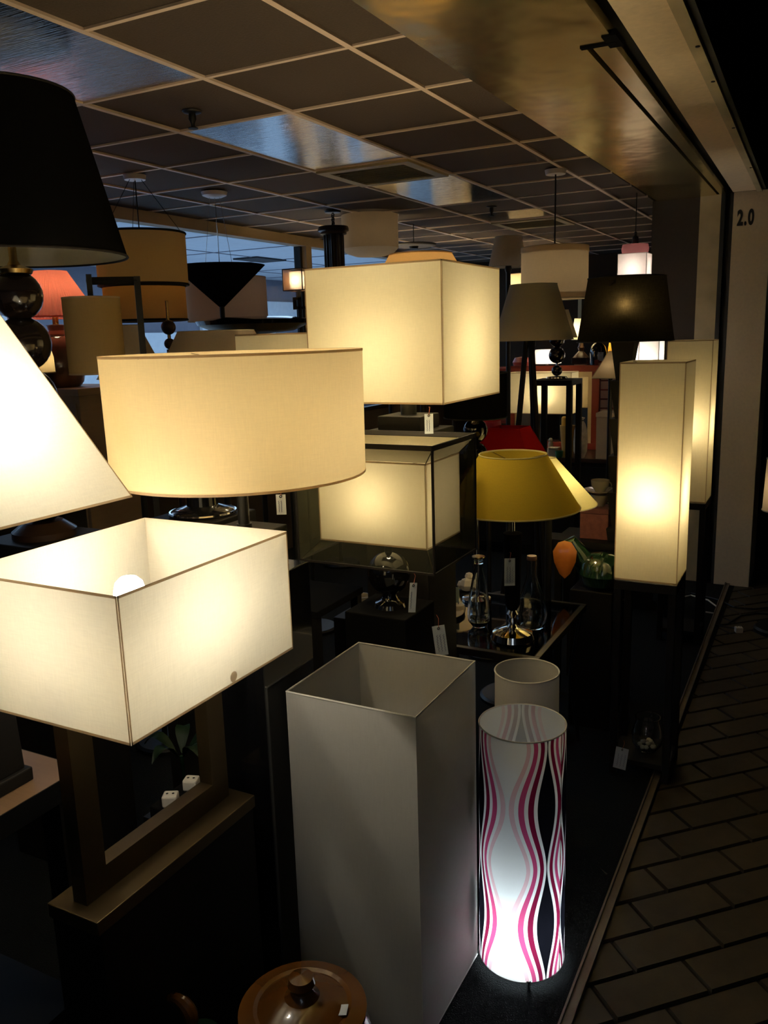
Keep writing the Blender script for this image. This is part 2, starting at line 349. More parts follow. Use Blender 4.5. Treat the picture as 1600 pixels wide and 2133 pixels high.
# arcade tiles: one object each, laid diagonally in running bond
tile_me = mesh_of(G().add([(-0.137,-0.059,0),(0.137,-0.059,0),(0.137,0.059,0),(-0.137,0.059,0),(-0.134,-0.056,0.011),(0.134,-0.056,0.011),(0.134,0.056,0.011),(-0.134,0.056,0.011)],
                 [(4,5,6,7),(0,1,5,4),(1,2,6,5),(2,3,7,6),(3,0,4,7)]), 'tile')
tile_me.materials.append(mt['paver'])
uL = Vector((0.7071, 0.7071, 0)); uW = Vector((-0.7071, 0.7071, 0)); o0 = Vector((-0.419, 2.504, 0)) - uL*0.141
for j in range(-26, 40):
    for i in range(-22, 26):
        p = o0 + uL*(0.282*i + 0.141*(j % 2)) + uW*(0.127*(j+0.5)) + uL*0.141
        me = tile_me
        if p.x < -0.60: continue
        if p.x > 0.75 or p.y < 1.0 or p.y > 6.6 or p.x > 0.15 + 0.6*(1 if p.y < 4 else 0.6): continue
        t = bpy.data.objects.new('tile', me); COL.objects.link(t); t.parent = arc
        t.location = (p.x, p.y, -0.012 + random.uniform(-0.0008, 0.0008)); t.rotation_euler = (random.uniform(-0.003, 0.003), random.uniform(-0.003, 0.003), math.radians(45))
struct('trim_1', sbox(sbox(G(), (-0.462,-0.436, -0.5), (-0.515,-0.490, 5.83), -0.02, 0.014), (-0.466,-0.460,-0.5), (-0.519,-0.513,5.83), -0.02, 0.02), mt['rail'], 'worn metal edging strip between carpet and tiles', 'edging')

# ceiling
ceil = struct('ceiling', G().box(-3.95, -1.06, -1.2, 9.6, 2.535, 2.60), mt['rearwall'], 'suspended ceiling of dark brown panels in a pale grid', 'ceiling')
XL = [-1.08, -1.262, -1.787, -2.312, -2.838, -3.362, -3.86]
YL = [1.775 + 0.488*k for k in range(-5, 17)]
cells_off = set()
def cell(x, y): return (next(i for i in range(6) if XL[i+1] <= x < XL[i]), next(j for j in range(len(YL)-1) if YL[j] <= y < YL[j+1]))
k0 = next(j for j in range(len(YL)) if abs(YL[j]-2.751) < 0.01)   # row that starts at y = 2.75
FIX = [('light', 2, k0, k0+1), ('vent', 2, k0+2, k0+2), ('light', 2, k0+3, k0+4), ('light', 2, k0+6, k0+6), ('vent', 2, k0+7, k0+7), ('prism', 2, k0-3, k0-2)]
off = {(c, r) for _, c, a, b in FIX for r in range(a, b+1)}
cache = {}
for c in range(6):
    for r in range(len(YL)-1):
        if (c, r) in off: continue
        w = (XL[c]-XL[c+1])/2-0.006; h = 0.488/2-0.006
        if c not in cache:
            cache[c] = mesh_of(G().box(-w, w, -h, h, 0, 0.012), 'ceiling_panel'); cache[c].materials.append(mt['tile'])
        o = bpy.data.objects.new('ceiling_panel', cache[c]); COL.objects.link(o); o.parent = ceil
        o.location = ((XL[c]+XL[c+1])/2, (YL[r]+YL[r+1])/2, 2.508 + random.uniform(-0.001, 0.001)); o.rotation_euler = (random.uniform(-.002, .002), random.uniform(-.002, .002), 0)
for x in XL[1:-1]: obj('grid_bar', G().box(x-0.010, x+0.010, -1.2, 9.5, 2.5, 2.53), mt['tbar'], ceil)
for j, y in enumerate(YL):
    spans = [(-3.86, -1.08)]
    for _, c, a, b in FIX:
        if a < j <= b: spans = [(-3.86, XL[c+1]), (XL[c], -1.08)]       # a two cell fixture replaces the bar
    for x0, x1 in spans: obj('grid_bar', G().box(x0, x1, y-0.008, y+0.008, 2.501, 2.53), mt['tbar'], ceil)
lights_lab = {k0: 'long mirrored ceiling light panel reflecting the lamps, nearest in its row', k0+3: 'mirrored ceiling light panel beyond the first air vent', k0+6: 'small far ceiling light panel beside the farther vent'}
for kind, c, a, b in FIX:
    x0, x1, y0, y1 = XL[c+1]+0.010, XL[c]-0.010, YL[a]+0.008, YL[b+1]-0.008
    cx, cy = (x0+x1)/2, (y0+y1)/2; hx, hy = (x1-x0)/2, (y1-y0)/2
    if kind in ('light', 'prism'):
        lab = lights_lab[a] if kind == 'light' else 'ribbed plastic ceiling light cover with a reddish reflection above black shade'
        t = thing('ceiling_light_panel', lab, 'ceiling light', (cx, cy, 2.503))
        obj('diffuser', G().box(-hx+0.004, hx-0.004, -hy+0.004, hy-0.004, 0.002, 0.010), mt['mirror_panel'] if kind == 'light' else mt['prism_panel'], t)
        obj('frame', G().tube([(-hx+0.003,-hy+0.003,0.004),(hx-0.003,-hy+0.003,0.004),(hx-0.003,hy-0.003,0.004),(-hx+0.003,hy-0.003,0.004),(-hx+0.003,-hy+0.003,0.004)], 0.003, 4), mt['tbar'], t)
    else:
        near = a == k0+2
        t = thing('air_vent', 'square louvred air vent between two mirrored ceiling panels' if near else 'farther louvred air vent in the ceiling above cream drum pendant', 'vent', (cx, cy, 2.490))
        obj('frame', G().box(-hx, hx, -hy, -hy+0.05, 0, 0.02).box(-hx, hx, hy-0.05, hy, 0, 0.02).box(-hx, -hx+0.05, -hy+0.05, hy-0.05, 0, 0.02).box(hx-0.05, hx, -hy+0.05, hy-0.05, 0, 0.02), mt['framepaint'], t)
        obj('duct', G().box(-hx+0.045, hx-0.045, -hy+0.045, hy-0.045, 0.022, 0.028), mt['navy'], t)
        for i in range(9):
            yy = -hy+0.07+i*(2*hy-0.14)/8
            obj('louvre', G().add([(-hx+0.05,yy-0.014,0),(hx-0.05,yy-0.014,0),(hx-0.05,yy+0.010,0.02),(-hx+0.05,yy+0.010,0.02),(-hx+0.05,yy-0.012,0.0),(hx-0.05,yy-0.012,0.0),(hx-0.05,yy+0.012,0.02),(-hx+0.05,yy+0.012,0.02)],[(0,1,2,3),(7,6,5,4),(0,4,5,1),(2,6,7,3)]), mt['framepaint'], t)
def sprinkler(loc, label, mat):
    t = thing('sprinkler_head', label, 'sprinkler', loc)
    obj('flange', G().lathe([(0.002,0),(0.035,-0.003),(0.032,-0.008),(0.012,-0.012)], 20), mat, t, True)
    obj('stem', G().lathe([(0.012,-0.010),(0.014,-0.03),(0.007,-0.045),(0.007,-0.058)], 12), mat, t, True)
    obj('deflector', G().lathe([(0.002,-0.058),(0.018,-0.058),(0.018,-0.061),(0.002,-0.061)], 12), mat, t, True)
sprinkler((-2.077, 2.548, 2.508), 'black sprinkler head hanging from ceiling panel left of mirrored panel', mt['blackmetal'])
sprinkler((-2.02, 5.43, 2.508), 'small dark sprinkler head between the two far ceiling light panels', mt['blackmetal'])

# brass-coloured metal soffit, shutter slot and beam along the shop front
struct('trim_2', sbox(sbox(G(), (-1.085, -0.565, -1.2), (-1.085, -0.602, 2.615), 2.497, 2.53), (-1.085,-0.688,2.615), (-1.055,-0.69,5.9), 2.497, 2.53), mt['soffit'], 'wide brushed brass coloured metal soffit over the shop front', 'soffit')
struct('trim_3', sbox(G(), (-0.672, -0.612, 2.65), (-0.676, -0.640, 5.86), 2.499, 2.52), mt['soffit'], 'narrow metal cover strip beside the black shutter slot', 'soffit')
obj_slot = struct('trim_4', sbox(G(), (-0.70, -0.50, -1.2), (-0.70, -0.55, 5.9), 2.545, 2.60), mt['navy'], 'black roller shutter slot above the shop front', 'slot')
beam = struct('trim_5', sbox(G(), (-0.505, -0.372, -1.2), (-0.594, -0.459, 5.80), 2.497, 3.4), mt['plaster'], 'cream plaster beam running along the arcade side of the slot', 'beam')
fl = obj('flange', sbox(G(), (-0.372, -0.330, -1.2), (-0.459, -0.430, 5.80), 2.485, 2.53), mt['framepaint'], beam)
for yy in (2.75, 3.15, 3.9, 4.9): obj('screw', G().lathe([(0.001,2.482),(0.006,2.482),(0.007,2.486)], 10, (-0.405-0.0124*(yy-2.4)+0.012, yy)), mt['blackmetal'], beam)
obj('fascia', sbox(G(), (-0.330, -0.31, -1.2), (-0.430, -0.41, 5.8), 2.50, 3.4), mt['navy'], beam)
# bracket where the slot widens
br = tag(obj('shutter_bracket', G().box(-0.70, -0.60, 2.608, 2.630, 2.493, 2.50).box(-0.625, -0.585, 2.55, 2.66, 2.494, 2.51), mt['felt']), 'dark metal bracket at the step of the shutter slot', 'bracket', kind='structure')

# end of the shop front: dark return wall, painted frame, guide rail, pillar
struct('wall_return', G().box(-1.085, -0.79, 5.88, 6.0, 0, 2.5), mt['darkwall'], 'dark brown end wall beside the shutter frame', 'wall')
struct('trim_6', G().box(-0.79, -0.665, 5.85, 6.0, 0, 2.5), mt['framepaint'], 'scuffed cream door frame left of the shutter guide', 'frame')
struct('trim_7', G().box(-0.665, -0.640, 5.84, 6.0, 0, 2.5).box(-0.612, -0.594, 5.84, 6.0, 0, 2.5).box(-0.64, -0.612, 5.93, 6.0, 0, 2.5), mt['navy'], 'black shutter guide channel beside the pillar', 'guide rail')
pil = struct('wall_pillar', G().box(-0.592, -0.375, 5.83, 6.3, -0.01, 2.5), mt['pillar'], 'cream painted pillar numbered 2.0 at the shop corner', 'pillar')
fc = bpy.data.curves.new('number', 'FONT'); fc.body = '2.0'; fc.size = 0.122; fc.extrude = 0.001; fc.offset = 0.0055; fc.space_character = 1.22
ft = bpy.data.objects.new('number_tmp', fc); COL.objects.link(ft); bpy.context.view_layer.update()
nm = bpy.data.meshes.new_from_object(ft.evaluated_get(bpy.context.evaluated_depsgraph_get())); bpy.data.objects.remove(ft)
num = obj('painted_number', nm, mt['inkblack'], pil, label='black painted number 2.0'); num.matrix_parent_inverse = Matrix()
num.location = (-0.566, 5.8285, 2.306); num.rotation_euler = (math.radians(90), 0, 0); num.scale = (0.54, 1.0, 1)
# walls
wb = struct('wall_left', G().box(-3.97, -3.86, -1.2, 9.6, 0, 1.02), mt['rearwall'], 'dark wall below the shop windows', 'wall')
struct('wall_far', G().box(-3.95, -1.05, 9.55, 9.7, 0, 2.6), mt['rearwall'], 'dark far wall of the lamp shop', 'wall')
struct('wall_divider', G().box(-1.085, -0.98, 6.0, 9.6, 0, 2.6), mt['rearwall'], 'dark side wall behind the pillar', 'wall')
struct('trim_8', G().box(-3.90, -3.80, -1.2, 9.5, 2.43, 2.5), mt['pelmet'], 'cream pelmet along the top of the shop windows', 'pelmet')
wys = [-1.2, 1.0, 3.0-0.35, 6.02, 8.4]
for n, (y0, y1) in enumerate([(-1.2, 2.45), (2.52, 5.98), (6.06, 9.5)]):
    w = thing('window_%d' % (n+1), ['glazed shop window beside the black shade at far left', 'blue lit shop window behind the hanging lampshades', 'blue lit shop window right of the cream mullion'][n], 'window', (-3.88, 0, 0), kind='structure')
    obj('pane', G().box(-0.004, 0.004, y0+0.03, y1-0.03, 1.05, 2.43), mt['pane'], w)
    obj('window_frame', G().box(-0.03, 0.03, y0, y1, 1.02, 1.05).box(-0.03, 0.03, y0, y0+0.03, 1.05, 2.43).box(-0.03, 0.03, y1-0.03, y1, 1.05, 2.43), mt['blackmetal'], w)
for i, y in enumerate((2.45, 5.98)):
    struct('trim_%d' % (9+i), G().box(-3.93, -3.81, y, y+(0.07 if i == 0 else 0.08), 1.02, 2.43), mt['pelmet'], ['cream window mullion behind the leaning shade', 'cream window mullion behind the small square lamp'][i], 'mullion')
# concourse beyond the windows
struct('floor_concourse', G().box(-12, -3.98, -2, 20, -0.06, 0.0), mt['concrete'], 'pale floor of the concourse beyond the windows', 'floor')
cc = struct('ceiling_concourse', G().box(-12, -3.98, -2, 20, 2.80, 2.86), mt['cwhite'], 'blue grey concourse ceiling beyond the windows', 'ceiling')
for k in range(14): obj('ceiling_joint', G().box(-12, -3.98, -1+k*1.4, -0.985+k*1.4, 2.792, 2.80), mt['cgrey'], cc)
for k in range(6): obj('ceiling_joint', G().box(-11.2+k*1.4, -11.185+k*1.4, -2, 20, 2.792, 2.80), mt['cgrey'], cc)
obj('ceiling_grille', G().box(-7.3, -6.9, 9.6, 10.3, 2.78, 2.80), mt['navy'], cc)
wc = struct('wall_concourse', G().box(-9.6, -9.4, -2, 20, 0, 2.8), mt['cgrey'], 'grey shopfront wall across the concourse', 'wall')
for y, w, z0, z1 in [(10.4,1.2,1.2,1.86),(12.0,1.35,1.3,2.12),(13.2,0.5,1.1,1.86),(14.5,1.9,1.05,1.82),(12.2,0.5,2.2,2.45),(14.2,2.4,2.02,2.4),(6.6,2.2,0.9,2.1),(9.0,0.8,1.0,1.9),(4.2,1.6,0.8,2.0)]:
    obj('shopfront_panel', G().box(-9.40, -9.33, y-w/2, y+w/2, z0, z1), mt['cpanel'], wc, bevel=0.008)
# arcade shell on the right
struct('wall_arcade', G().box(3.2, 3.35, -3, 14, 0, 3.5), mt['rearwall'], 'dark wall on the far side of the arcade', 'wall')
struct('wall_arcade_end', G().box(-1.0, 3.2, 13.9, 14.0, 0, 3.5), mt['rearwall'], 'dark end of the arcade', 'wall')
struct('wall_arcade_side', G().box(-0.98, -0.45, 6.9, 13.9, 0, 3.5), mt['rearwall'], 'dark neighbouring shop front past the pillar', 'wall')
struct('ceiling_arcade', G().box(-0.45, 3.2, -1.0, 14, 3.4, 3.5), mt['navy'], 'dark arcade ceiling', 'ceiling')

# ================================================================ front row of the shop
def lampR(name, label, base_z, tup, mat, trim, tr=0.004, lit=None, col=WARM, cat='lamp', fit=True, lining=None, bz=0.45, br=0.028, sub='shade'):
    x, y, zt, rt, zb, rb = tup
    t = thing(name, label, cat, (x, y, base_z))
    s = round_shade(t, zb-base_z, rb, zt-base_z, rt, mat, trim, tr, fit=fit, lining=lining, name=sub)
    if lit: bulb(t, zb-base_z+(zt-zb)*bz, lit, col, r=br)
    return t, zb-base_z, zt-base_z, s

# --- large rectangular lit shade on an open bronze frame
t = thing('table_lamp', 'wide rectangular cream lamp lit on open bronze frame, nearest at left', 'lamp', (-1.2, 1.195, 0.62))
square_shade(t, (0.20, 0.245), 0.416, (0.20, 0.245), 0.68, mt['creamw'], mt['trim_tan'], 0.0018, seam_r=0.0028, fit=False)
obj('foot_slab', G().box(-0.065, 0.068, -0.245, 0.245, 0, 0.03), mt['bronze'], t, bevel=0.002)
f = obj('open_frame', G().box(-0.022, 0.014, -0.218, 0.218, 0.03, 0.085).box(-0.022, 0.014, -0.218, 0.218, 0.375, 0.43).box(-0.022, 0.014, -0.218, -0.163, 0.085, 0.375).box(-0.022, 0.014, 0.163, 0.218, 0.085, 0.375), mt['bronze'], t)
obj('pole', G().lathe([(0.008, 0.43), (0.008, 0.50)], 12), mt['chrome'], t, True)
bulb(t, 0.60, 112, NEUT, x=0.0, y=-0.02, r=0.032)
obj('scorch_mark', G().disc(0.011, 0, 12), fabric('scorch_stain', (0.72, 0.60, 0.46), trans=0.5), t).matrix_local = Matrix.Translation((0.2012, 0.035, 0.432)) @ Matrix.Rotation(math.radians(90), 4, 'Y')
tag(obj('display_plinth', G().box(-1.262, -1.135, 0.955, 1.435, 0, 0.62), mt['blackwood'], bevel=0.004), 'black plinth under the bronze framed lamp', 'plinth')

# --- tall pyramid shade at the left edge
t = thing('table_lamp', 'tall tapering square cream shade glowing at the left edge', 'lamp', (-1.494, 1.033, 0.80))
square_shade(t, (0.234, 0.234), 0.59, (0.07, 0.07), 1.00, mt['creamw'], mt['trim_tan'], 0.002, seam_r=0.0025, fit=False)
obj('column', G().prism4((0.045, 0.045), 0.03, (0.03, 0.03), 0.62), mt['blackwood'], t, bevel=0.003)
obj('base', G().box(-0.055, 0.055, -0.055, 0.055, 0, 0.03), mt['blackwood'], t, bevel=0.003)
bulb(t, 0.74, 190, NEUT, r=0.032)
t = thing('side_table', 'black table with bare top corner at lower left', 'table', (-1.755, 0.835, 0))
obj('table_top', G().box(-0.37, 0.37, -0.40, 0.335, 0.752, 0.80), mt['walnut'], t)
obj('edge_band', G().box(0.370, 0.373, -0.40, 0.338, 0.75, 0.7995).box(-0.37, 0.37, 0.335, 0.338, 0.75, 0.7995).box(-0.37, 0.37, -0.403, -0.40, 0.75, 0.7995), mt['felt'], t)
for sx in (-1, 1):
    for sy in (-0.36, 0.295): obj('leg', G().box(sx*0.34-0.03, sx*0.34+0.03, sy-0.03, sy+0.03, 0, 0.75), mt['blackwood'], t)
obj('lower_shelf', G().box(-0.34, 0.34, -0.36, 0.295, 0.22, 0.25), mt['blackwood'], t)

# --- big round drum
t, zb, zt, s = lampR('table_lamp', 'big round straw coloured drum lamp lit on black pedestal', 1.15, (-1.244, 1.613, 1.674, 0.304, 1.385, 0.302), mt['straw'], mt['trim_tan'], 0.002, lit=122, col=WARM, br=0.034)
obj('block', G().box(-0.075, 0.075, -0.075, 0.075, 0, 0.10), mt['blackwood'], t, bevel=0.003)
obj('pole', G().lathe([(0.019, 0.10), (0.019, 0.112), (0.014, 0.112), (0.014, 0.30)], 20), mt['blackmetal'], t, True)
obj('cord', G().tube([(0.02, -0.02, 0.105), (0.03, -0.04, 0.103), (0.045, -0.076, 0.10), (0.05, -0.078, 0.02)], 0.0012, 5), mt['string'], t)
tag(obj('pedestal', G().box(-1.35, -1.13, 1.50, 1.72, 0, 1.15), mt['gloss'], bevel=0.004), 'tall glossy black pedestal under the round drum lamp', 'pedestal')
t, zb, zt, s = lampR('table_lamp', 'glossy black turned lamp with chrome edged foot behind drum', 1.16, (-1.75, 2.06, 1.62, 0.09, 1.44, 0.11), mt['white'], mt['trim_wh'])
obj('foot', G().lathe([(0.10, 0), (0.105, 0.006), (0.098, 0.014), (0.07, 0.022), (0.05, 0.03)], 40, cap=True), mt['gloss'], t, True)
obj('foot_edge', G().ring(0.104, 0.007, 0.005), mt['chrome'], t, True)
obj('stem', G().lathe([(0.05, 0.03), (0.046, 0.10), (0.05, 0.16), (0.02, 0.24), (0.01, 0.42)], 28), mt['gloss'], t, True)
tag(obj('pedestal', G().box(-1.87, -1.63, 1.94, 2.18, 0, 1.16), mt['blackwood'], bevel=0.004), 'black pedestal behind the big drum lamp', 'pedestal')

# --- square cube lamp
t = thing('table_lamp', 'cube shaped pale cream lamp lit in the centre', 'lamp', (-1.197, 2.448, 1.405))
square_shade(t, (0.226, 0.232), 0.098, (0.226, 0.232), 0.50, mt['cream'], mt['trim_tan'], 0.002, seam_r=0.0022)
obj('block', G().box(-0.075, 0.075, -0.075, 0.075, 0, 0.045), mt['blackwood'], t, bevel=0.003)
obj('pole', G().lathe([(0.026, 0.045), (0.026, 0.16), (0.01, 0.162), (0.01, 0.22)], 20), mt['blackmetal'], t, True)
bulb(t, 0.25, 125, WARM, r=0.034)
tag(obj('pedestal', G().box(-1.31, -1.085, 2.335, 2.56, 0, 1.405), mt['blackwood'], bevel=0.004), 'black pedestal under the cube lamp', 'pedestal')

LZ = 0.895
# --- lantern: sheer dark outer shade around a cream one
t = thing('table_lamp', 'cream shade inside a sheer black box shade on dark ball base', 'lamp', (-1.137, 2.165, LZ))
mt['sheer'] = veil('sheer_black_organza', (0.05, 0.05, 0.032), 0.45)
for nm_, hb, z0, z1, mat_ in (('outer_shade', (0.22, 0.153), 1.055-LZ, 1.41-LZ, mt['sheer']),):
    P = [(-1,-1),(1,-1),(1,1),(-1,1)]
    for i in range(4):
        a, b = P[i], P[(i+1) % 4]
        obj('outer_panel', G().quad((a[0]*hb[0],a[1]*hb[1],z0),(b[0]*hb[0],b[1]*hb[1],z0),(b[0]*hb[0],b[1]*hb[1],z1),(a[0]*hb[0],a[1]*hb[1],z1)), mat_, t)
        obj('corner_post', G().tube([(a[0]*hb[0],a[1]*hb[1],z0),(a[0]*hb[0],a[1]*hb[1],z1)], 0.004, 6), mt['trim_dk'], t)
    for nme, zz, h in (('top_band', z1-0.012, 0.014), ('bottom_band', z0, 0.006)):
        g = G(); x_, y_ = hb
        g.box(-x_-.003, x_+.003, -y_-.003, -y_+.002, zz, zz+h).box(-x_-.003, x_+.003, y_-.002, y_+.003, zz, zz+h).box(-x_-.003, -x_+.002, -y_, y_, zz, zz+h).box(x_-.002, x_+.003, -y_, y_, zz, zz+h)
        obj(nme, g, mt['trim_dk'], t)
    g = G()
    for a in P: g.tube([(a[0]*0.174+0.010, a[1]*0.118, 1.115-LZ), (a[0]*hb[0], a[1]*hb[1], z0)], 0.0015, 5).tube([(a[0]*0.174+0.010, a[1]*0.118, 1.358-LZ), (a[0]*hb[0], a[1]*hb[1], z1-0.01)], 0.0015, 5)
    obj('stay_wire', g, mt['bronze'], t)
square_shade(t, (0.174, 0.118), 1.115-LZ, (0.174, 0.118), 1.358-LZ, mt['cream'], mt['trim_tan'], 0.002, seam_r=0.0025, c=(0.010, 0))
Pc = [(-1,-1),(1,-1),(1,1),(-1,1)]
for i in range(4):
    a, b = Pc[i], Pc[(i+1) % 4]
    obj('collar_panel', G().quad((a[0]*0.174+0.010, a[1]*0.118, 1.359-LZ), (b[0]*0.174+0.010, b[1]*0.118, 1.359-LZ), (b[0]*0.216, b[1]*0.149, 1.397-LZ), (a[0]*0.216, a[1]*0.149, 1.397-LZ)), mt['cream'], t)
bulb(t, 1.245-LZ, 120, WARM, r=0.028)
obj('ball', G().ball((0, 0, 0.105), 0.066, 32), mt['bronze'] if False else mt['gloss'], t, True)
obj('foot', G().lathe([(0.05, 0), (0.045, 0.012), (0.03, 0.02), (0.022, 0.035), (0.022, 0.05)], 32, cap=True), mt['gloss'], t, True)
obj('neck', G().lathe([(0.03, 0.15), (0.012, 0.165), (0.010, 1.245-LZ-0.08)], 20), mt['blackmetal'], t, True)
tag(obj('display_plinth', G().box(-1.24, -1.034, 2.065, 2.265, 0, LZ), mt['felt'], bevel=0.004), 'black plinth under the sheer black box lamp', 'plinth')
price_tag((-0.978, 2.006, 1.030), math.radians(35), 0.020, 0.085, 'narrow white price tag hanging below the sheer black lantern shade', tilt=0.08, string=0.028, lines=1)

# --- tall unlit square shade, striped lamp, small white cylinder
t = thing('floor_lamp', 'tall unlit white square lampshade standing on the carpet', 'lamp', (-0.93, 1.727, 0))
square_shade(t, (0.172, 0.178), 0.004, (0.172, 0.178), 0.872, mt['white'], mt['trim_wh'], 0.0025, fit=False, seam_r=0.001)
obj('base_plate', G().box(-0.165, 0.165, -0.170, 0.170, 0.0, 0.006), mt['blackmetal'], t)
obj('lamp_holder', G().lathe([(0.04, 0.006), (0.04, 0.012), (0.016, 0.016), (0.016, 0.20)], 16), mt['blackplastic'], t, True)

def stripes():
    m, nt, out = newmat('wavy_stripe_print'); N = nt.nodes; L = nt.links
    tc = N.new('ShaderNodeTexCoord'); sp = N.new('ShaderNodeSeparateXYZ'); L.new(tc.outputs['Object'], sp.inputs[0])
    def mth(op, a, b=None, c=None):
        n = N.new('ShaderNodeMath'); n.operation = op
        for i, v in enumerate((a, b, c)):
            if v is None: continue
            if isinstance(v, (int, float)): n.inputs[i].default_value = v
            else: L.new(v, n.inputs[i])
        return n.outputs[0]
    th = mth('ARCTAN2', sp.outputs[1], sp.outputs[0])
    per = math.radians(106); a0 = STRIPE_A0
    th = mth('WRAP', th, STRIPE_SEAM, STRIPE_SEAM-2*math.pi)           # the print starts at the glued seam
    q = mth('WRAP', mth('SUBTRACT', th, a0), per/2, -per/2)
    u = mth('MULTIPLY', mth('ABSOLUTE', q), 0.115)                      # metres from the axis of the dark lens
    w = mth('MULTIPLY', mth('ADD', mth('COSINE', mth('MULTIPLY', mth('SUBTRACT', sp.outputs[2], STRIPE_Z0), 2*math.pi/STRIPE_L)), 1.0), 0.5)
    w = mth('POWER', w, 0.9)
    lens = mth('MULTIPLY', w, 0.026)
    s = mth('SUBTRACT', u, lens)
    k = mth('ADD', 1.0, mth('MULTIPLY', w, 0.35))
    s = mth('DIVIDE', s, k)
    cr = N.new('ShaderNodeValToRGB'); cr.color_ramp.interpolation = 'CONSTANT'
    e = cr.color_ramp.elements; wh = (0.82, 0.84, 0.82, 1)
    stops = [(0.0, (0.004, 0.004, 0.006, 1)), (0.001, wh), (0.0085, (0.16, 0.008, 0.035, 1)), (0.0195, wh), (0.0270, (0.46, 0.06, 0.16, 1)), (0.0380, wh), (0.0460, (0.76, 0.52, 0.55, 1)), (0.0560, wh)]
    sc = 16.0
    e[0].position = 0; e[0].color = stops[0][1]; e[1].position = stops[1][0]*sc; e[1].color = stops[1][1]
    for p, c in stops[2:]:
        n = e.new(p*sc); n.color = c
    L.new(mth('MULTIPLY', s, sc), cr.inputs[0])
    geo = N.new('ShaderNodeNewGeometry')
    inn = N.new('ShaderNodeMix'); inn.data_type = 'RGBA'; inn.inputs[7].default_value = (0.80, 0.84, 0.85, 1)
    L.new(mth('MULTIPLY', geo.outputs['Backfacing'], 0.55), inn.inputs[0]); L.new(cr.outputs[0], inn.inputs[6])
    d = N.new('ShaderNodeBsdfDiffuse'); t_ = N.new('ShaderNodeBsdfTranslucent'); mx = N.new('ShaderNodeMixShader'); mx.inputs[0].default_value = 0.5
    L.new(inn.outputs[2], d.inputs[0]); L.new(inn.outputs[2], t_.inputs[0]); L.new(d.outputs[0], mx.inputs[1]); L.new(t_.outputs[0], mx.inputs[2])
    L.new(mx.outputs[0], out.inputs[0]); return m
STRIPE_SEAM = math.radians(-12); STRIPE_A0 = math.radians(-38); STRIPE_Z0 = 0.185; STRIPE_L = 0.335
SX, SY = -0.643, 1.945
t = thing('floor_lamp', 'white cylinder lamp with wavy pink, maroon and black stripes lit on carpet', 'lamp', (SX, SY, 0))
r0, r1, h0 = 0.1155, 0.1125, 0.707
sh = obj('shade', G().lathe([(r0+(r1-r0)*i/8, 0.024+(h0-0.024)*i/8) for i in range(9)], 96), stripes(), t, True)
obj('top_rim', G().ring(r1, h0, 0.002), mt['trim_wh'], sh, True); obj('bottom_rim', G().ring(r0, 0.024, 0.0015), mt['trim_wh'], sh, True)
obj('seam', G().tube([(r0*math.cos(-0.209)*1.003, r0*math.sin(-0.209)*1.003, 0.026), (r1*math.cos(-0.209)*1.003, r1*math.sin(-0.209)*1.003, h0)], 0.0009, 5), mt['brass'], sh)
for k in range(3):
    a = math.radians(-62+120*k); obj('foot', G().tube([((r0-0.002)*math.cos(a), (r0-0.002)*math.sin(a), 0.0), ((r0-0.002)*math.cos(a), (r0-0.002)*math.sin(a), 0.03)], 0.006, 8), mt['chrome'], t, True)
obj('base_ring', G().ring(r0-0.004, 0.020, 0.0015), mt['chrome'], t, True)
obj('lamp_holder', G().tube([(-r0+0.006, 0, 0.012), (r0-0.006, 0, 0.012)], 0.003, 6).lathe([(0.016, 0.010), (0.016, 0.075)], 12), mt['whiteplastic'], t)
g = G().tube([(0.008*math.cos(a), 0.008*math.sin(a), 0.08+0.12*i/24) for i, a in ((i, i*0.9) for i in range(25))], 0.008, 8)
obj('bulb', g, glow('cool_fluorescent', COOL, 120), t, True)

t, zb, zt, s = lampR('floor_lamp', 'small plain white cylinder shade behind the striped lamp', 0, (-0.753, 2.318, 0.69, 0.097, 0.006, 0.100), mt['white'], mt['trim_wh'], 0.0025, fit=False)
obj('base_plate', G().lathe([(0.095, 0), (0.095, 0.006)], 40, cap=True), mt['blackmetal'], t)

# --- pottery at the bottom edge
t = thing('lidded_jar', 'ochre glazed lidded jar with a price sticker at the bottom edge', 'jar', (-0.842, 1.178, 0))
obj('body', G().lathe([(0.08, 0), (0.12, 0.06), (0.15, 0.16), (0.155, 0.26), (0.135, 0.34), (0.115, 0.375), (0.118, 0.385)], 48, cap=True), mt['ceramic_y'], t, True)
ld = obj('lid', G().lathe([(0.118, 0.386), (0.128, 0.388), (0.128, 0.396), (0.098, 0.405), (0.090, 0.402), (0.06, 0.418), (0.035, 0.424)], 48), mt['ceramic_y'], t, True)
obj('knob', G().lathe([(0.036, 0.423), (0.026, 0.432), (0.022, 0.44), (0.028, 0.452), (0.024, 0.466), (0.001, 0.472)], 28), mt['ceramic_y'], ld, True)
st = obj('sticker', G().box(-0.010, 0.010, -0.013, 0.013, 0, 0.0008), mt['card'], ld, label='white price sticker'); st.location = (0.082, 0.018, 0.4075); st.rotation_euler = (0.05, -0.14, 0.35)
JX, JY = (-1.107, 1.108)
JX += 0.05
t = thing('jug', 'dark glazed jug with curled handle at the bottom left', 'jug', (JX, JY, 0))
obj('body', G().lathe([(0.05, 0), (0.07, 0.05), (0.075, 0.14), (0.06, 0.22), (0.04, 0.27), (0.045, 0.30)], 40, cap=True), mt['ceramic_g'], t, True)
obj('handle', G().tube([(-0.05 + 0.035*math.sin(a), 0.0, 0.33 + 0.04*math.cos(a)) for a in [x*0.35-0.6 for x in range(12)]], [0.016*(1-0.5*abs(i-5)/6) for i in range(12)], 10), mt['ceramic_y'], t, True)

